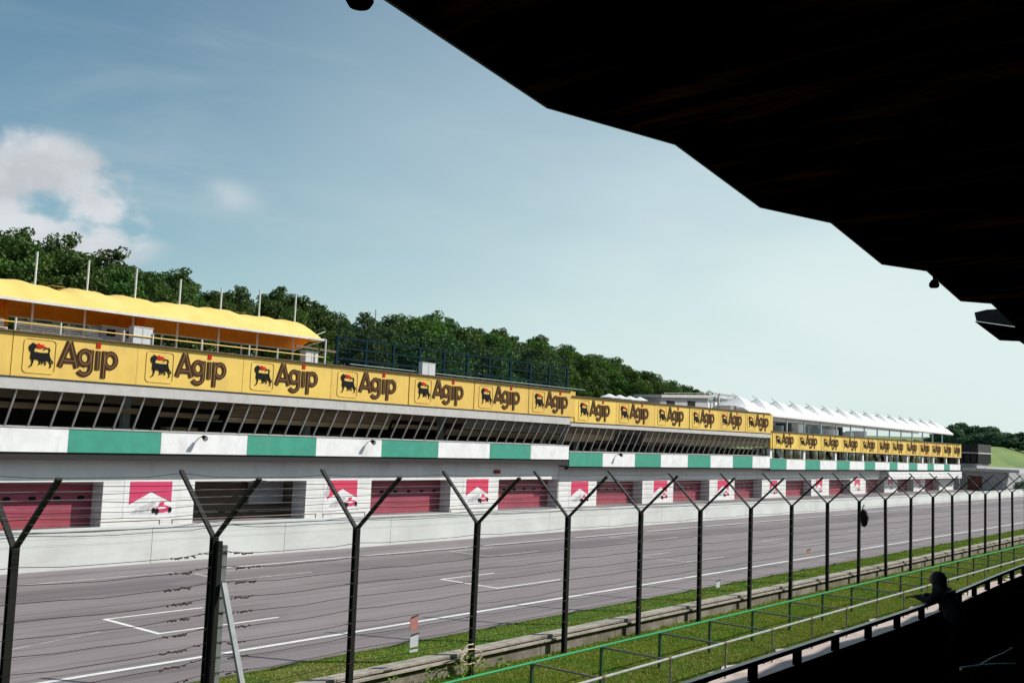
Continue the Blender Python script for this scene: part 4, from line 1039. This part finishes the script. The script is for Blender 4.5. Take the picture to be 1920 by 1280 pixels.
# tiers and benches
nt = 18
for k in range(nt):
    y1 = 4.62-.0 if k == 0 else 3.62-.8*(k-1); y0 = 3.62-.8*k; z = 2.75+.35*k
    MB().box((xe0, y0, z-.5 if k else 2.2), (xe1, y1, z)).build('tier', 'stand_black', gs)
MB().box((xe0, 3.0, -.4), (xe1, 4.60, 2.2)).build('tier', 'stand_black', gs)
for k in range(1, 12):
    z = 2.75+.35*k; y = 3.62-.8*k+.25
    if y < .1 and k > 4 and False: continue
    for q in range(9):
        xa_ = -8+q*5.2
        if abs(y) < .9 and xa_ < 1.5 and xa_+5 > -1.5: continue
        MB().box((xa_, y, z+.36), (xa_+4.9, y+.30, z+.40)).build('bench_plank', 'bench_wood', gs)
        for u in (.4, 2.4, 4.4): MB().box((xa_+u, y+.05, z), (xa_+u+.06, y+.25, z+.36)).build('bench_leg', 'stand_black', gs)
t = thing('fallen_branch', 'pale forked branch lying on the dark stand benches at the bottom right', 'branch', (12.5, 3.33, 3.53))
MB().tube([(0, 0, .02), (.25, -.12, .03), (.62, -.25, .02), (1.0, -.42, .0)], [.022, .02, .017, .012], 6).build('stem', 'pale_bark', t)
MB().tube([(.36, -.13, .03), (.8, -.15, .05), (1.25, -.16, .04), (1.7, -.17, .06)], [.02, .018, .014, .008], 6).build('fork', 'pale_bark', t)
# parapet and handrail, bending outwards further along
def yr(x): return 4.70+.34*sm((x-14.5)/10)
seg = list(np.arange(-12, 40, 1.125))
seg = [10.01+1.13*k for k in range(-19, 60)]
for i in range(len(seg)-1):
    a, c = seg[i], seg[i+1]; ya, yc = yr(a), yr(c)
    MB().hexa([(a, ya-.14, 1.9), (c, yc-.14, 1.9), (c, yc, 1.9), (a, ya, 1.9), (a, ya-.14, 3.565), (c, yc-.14, 3.565), (c, yc, 3.565), (a, ya, 3.565)]).build('parapet', 'stand_black', gs)
    MB().hexa([(a, ya-.03, 3.715), (c, yc-.03, 3.715), (c, yc+.03, 3.715), (a, ya+.03, 3.715), (a, ya-.03, 3.765), (c, yc-.03, 3.765), (c, yc+.03, 3.765), (a, ya+.03, 3.765)]).build('handrail', 'stand_rail', gs)
    MB().box((a-.06, ya-.03, 3.565), (a+.06, ya+.03, 3.715)).build('baluster', 'stand_black', gs)
MB().box((xe0, 3.4, -.5), (xe1, 4.5, 2.0)).build('plinth', 'stand_black', gs)

def roof_lamp(x, z, lab, s=1.0):
    t = thing('roof_lamp', lab, 'lamp', (x, 5.02, z), group='lamps hanging from the stand roof')
    MB().tube([(0, 0, .1), (0, 0, 0)], .03*s, 8).build('stem', 'stand_black', t)
    MB().tube([(0, 0, .02*s), (0, 0, -.05*s), (0, 0, -.10*s), (0, 0, -.14*s)], [.055*s, .10*s, .105*s, .08*s], 16).build('housing', 'stand_black', t, smooth=True)
    if s > .9: MB().bar((0, 0, .01), (-.42, .06, .065), .05, .04).build('arm', 'stand_black', t)
roof_lamp(4.44, 8.93, 'dark round lamp hanging at the roof edge, top of the photo left of centre', .91)
roof_lamp(17.35, 8.84, 'tiny dark lamp under the roof edge at the right', .8)

# ------------------------------------------------------------------ person leaning on the rail
def skin_body(name, pts, edges, root, m, parent, sub=2):
    me = bpy.data.meshes.new(name); me.from_pydata([p[:3] for p in pts], edges, []); me.materials.append(MATS[m]); o = mkobj(name, me, parent)
    sk = o.modifiers.new('skin', 'SKIN'); sk.use_smooth_shade = True
    if not me.skin_vertices: me.attributes.new  # noqa
    for i, p in enumerate(pts): me.skin_vertices[0].data[i].radius = (p[3], p[4] if len(p) > 4 else p[3]); me.skin_vertices[0].data[i].use_root = (i == root)
    o.modifiers.new('sub', 'SUBSURF').levels = sub; o.modifiers['sub'].render_levels = sub; return o
pr = thing('person', 'person in dark clothes leaning on the stand railing at the lower right', 'person', (16.3, 0, 2.75))
body = [(0, 4.40, .82, .17, .16), (0, 4.47, .98, .165, .15), (0, 4.56, 1.10, .19, .14), (0, 4.62, 1.17, .16, .10), (0, 4.65, 1.22, .075), (0, 4.67, 1.28, .06),
        (-.18, 4.62, 1.15, .075), (-.26, 4.72, 1.02, .06), (-.17, 4.86, 1.055, .05), (-.12, 4.95, 1.06, .04),
        (.18, 4.60, 1.15, .075), (.27, 4.66, 1.00, .06), (.20, 4.82, 1.055, .05), (.12, 4.92, 1.06, .04),
        (-.10, 4.40, .70, .11), (-.11, 4.50, .42, .08), (-.11, 4.38, .10, .055), (-.12, 4.52, .05, .05),
        (.10, 4.38, .70, .11), (.12, 4.50, .42, .08), (.12, 4.34, .10, .055), (.13, 4.46, .05, .05)]
be = [(0, 1), (1, 2), (2, 3), (3, 4), (4, 5), (3, 6), (6, 7), (7, 8), (8, 9), (3, 10), (10, 11), (11, 12), (12, 13), (0, 14), (14, 15), (15, 16), (16, 17), (0, 18), (18, 19), (19, 20), (20, 21)]
skin_body('body', body, be, 0, 'jacket', pr)
def sphere(name, c, r, m, parent, n=14, squish=(1, 1, 1), warp=None):
    b = MB(); rings = n//2
    for i in range(rings+1):
        th = math.pi*i/rings
        for j in range(n):
            ph = 2*math.pi*j/n; p = Vector((math.sin(th)*math.cos(ph), math.sin(th)*math.sin(ph), math.cos(th)))
            if warp: p = warp(p)
            b.v.append((c[0]+p.x*r*squish[0], c[1]+p.y*r*squish[1], c[2]+p.z*r*squish[2]))
    for i in range(rings):
        for j in range(n): b.f.append((i*n+j, (i+1)*n+j, (i+1)*n+(j+1) % n, i*n+(j+1) % n))
    return b.build(name, m, parent, smooth=True)
HC = (0, 4.685, 1.335)
def hw(p):
    q = p.copy()
    if p.y > 0 and p.z < 0: q.x *= 1-.3*(-p.z); q.y *= 1-.1*(-p.z)
    if p.y > .85 and abs(p.x) < .25 and -.35 < p.z < .15: q.y += .18
    return q
hd = sphere('head', HC, .105, 'skin', pr, 18, (.82, .98, 1.12), hw)
sphere('hair', (0, 4.665, 1.345), .128, 'hair', pr, 16, (.92, 1.0, .95), lambda p: Vector((p.x, p.y*(.72 if p.y > 0 else 1.05), p.z if p.z > -.2 else -.2+(p.z+.2)*2.1)))
sphere('hair', (0, 4.635, 1.23), .125, 'hair', pr, 14, (.95, .85, 1.1))
for s in (-1, 1):
    sphere('eye', (s*.032, 4.778, 1.35), .012, 'plate_white', hd, 8); sphere('ear', (s*.09, 4.69, 1.325), .026, 'skin', hd, 8, (.4, .7, 1.2))
MB().box((-.024, 4.775, 1.282), (.024, 4.786, 1.290)).build('mouth', 'sign_red', hd)
for s in (-1, 1):
    b0 = (-.12 if s < 0 else .12, 4.96 if s < 0 else 4.93, 1.06)
    hp = [(b0[0], b0[1]-.01, b0[2], .03), (b0[0]-s*.01, b0[1]+.05, b0[2]-.005, .036, .018), (b0[0]-s*.015, b0[1]+.085, b0[2]-.012, .034, .016)]
    ed = [(0, 1), (1, 2)]
    for f in range(4):
        ox = (f-1.5)*.019; L_ = (.055, .065, .06, .048)[f]; k = len(hp)
        hp += [(b0[0]-s*.015+ox, b0[1]+.10, b0[2]-.014, .0095), (b0[0]-s*.015+ox*1.1, b0[1]+.10+L_*.55, b0[2]-.025, .009), (b0[0]-s*.015+ox*1.1, b0[1]+.10+L_*.8, b0[2]-.052, .008)]
        ed += [(2, k), (k, k+1), (k+1, k+2)]
    k = len(hp); hp += [(b0[0]-s*.045, b0[1]+.045, b0[2]+.0, .012), (b0[0]-s*.06, b0[1]+.085, b0[2]-.01, .010)]; ed += [(1, k), (k, k+1)]
    skin_body('hand', hp, ed, 0, 'skin', pr, 1)
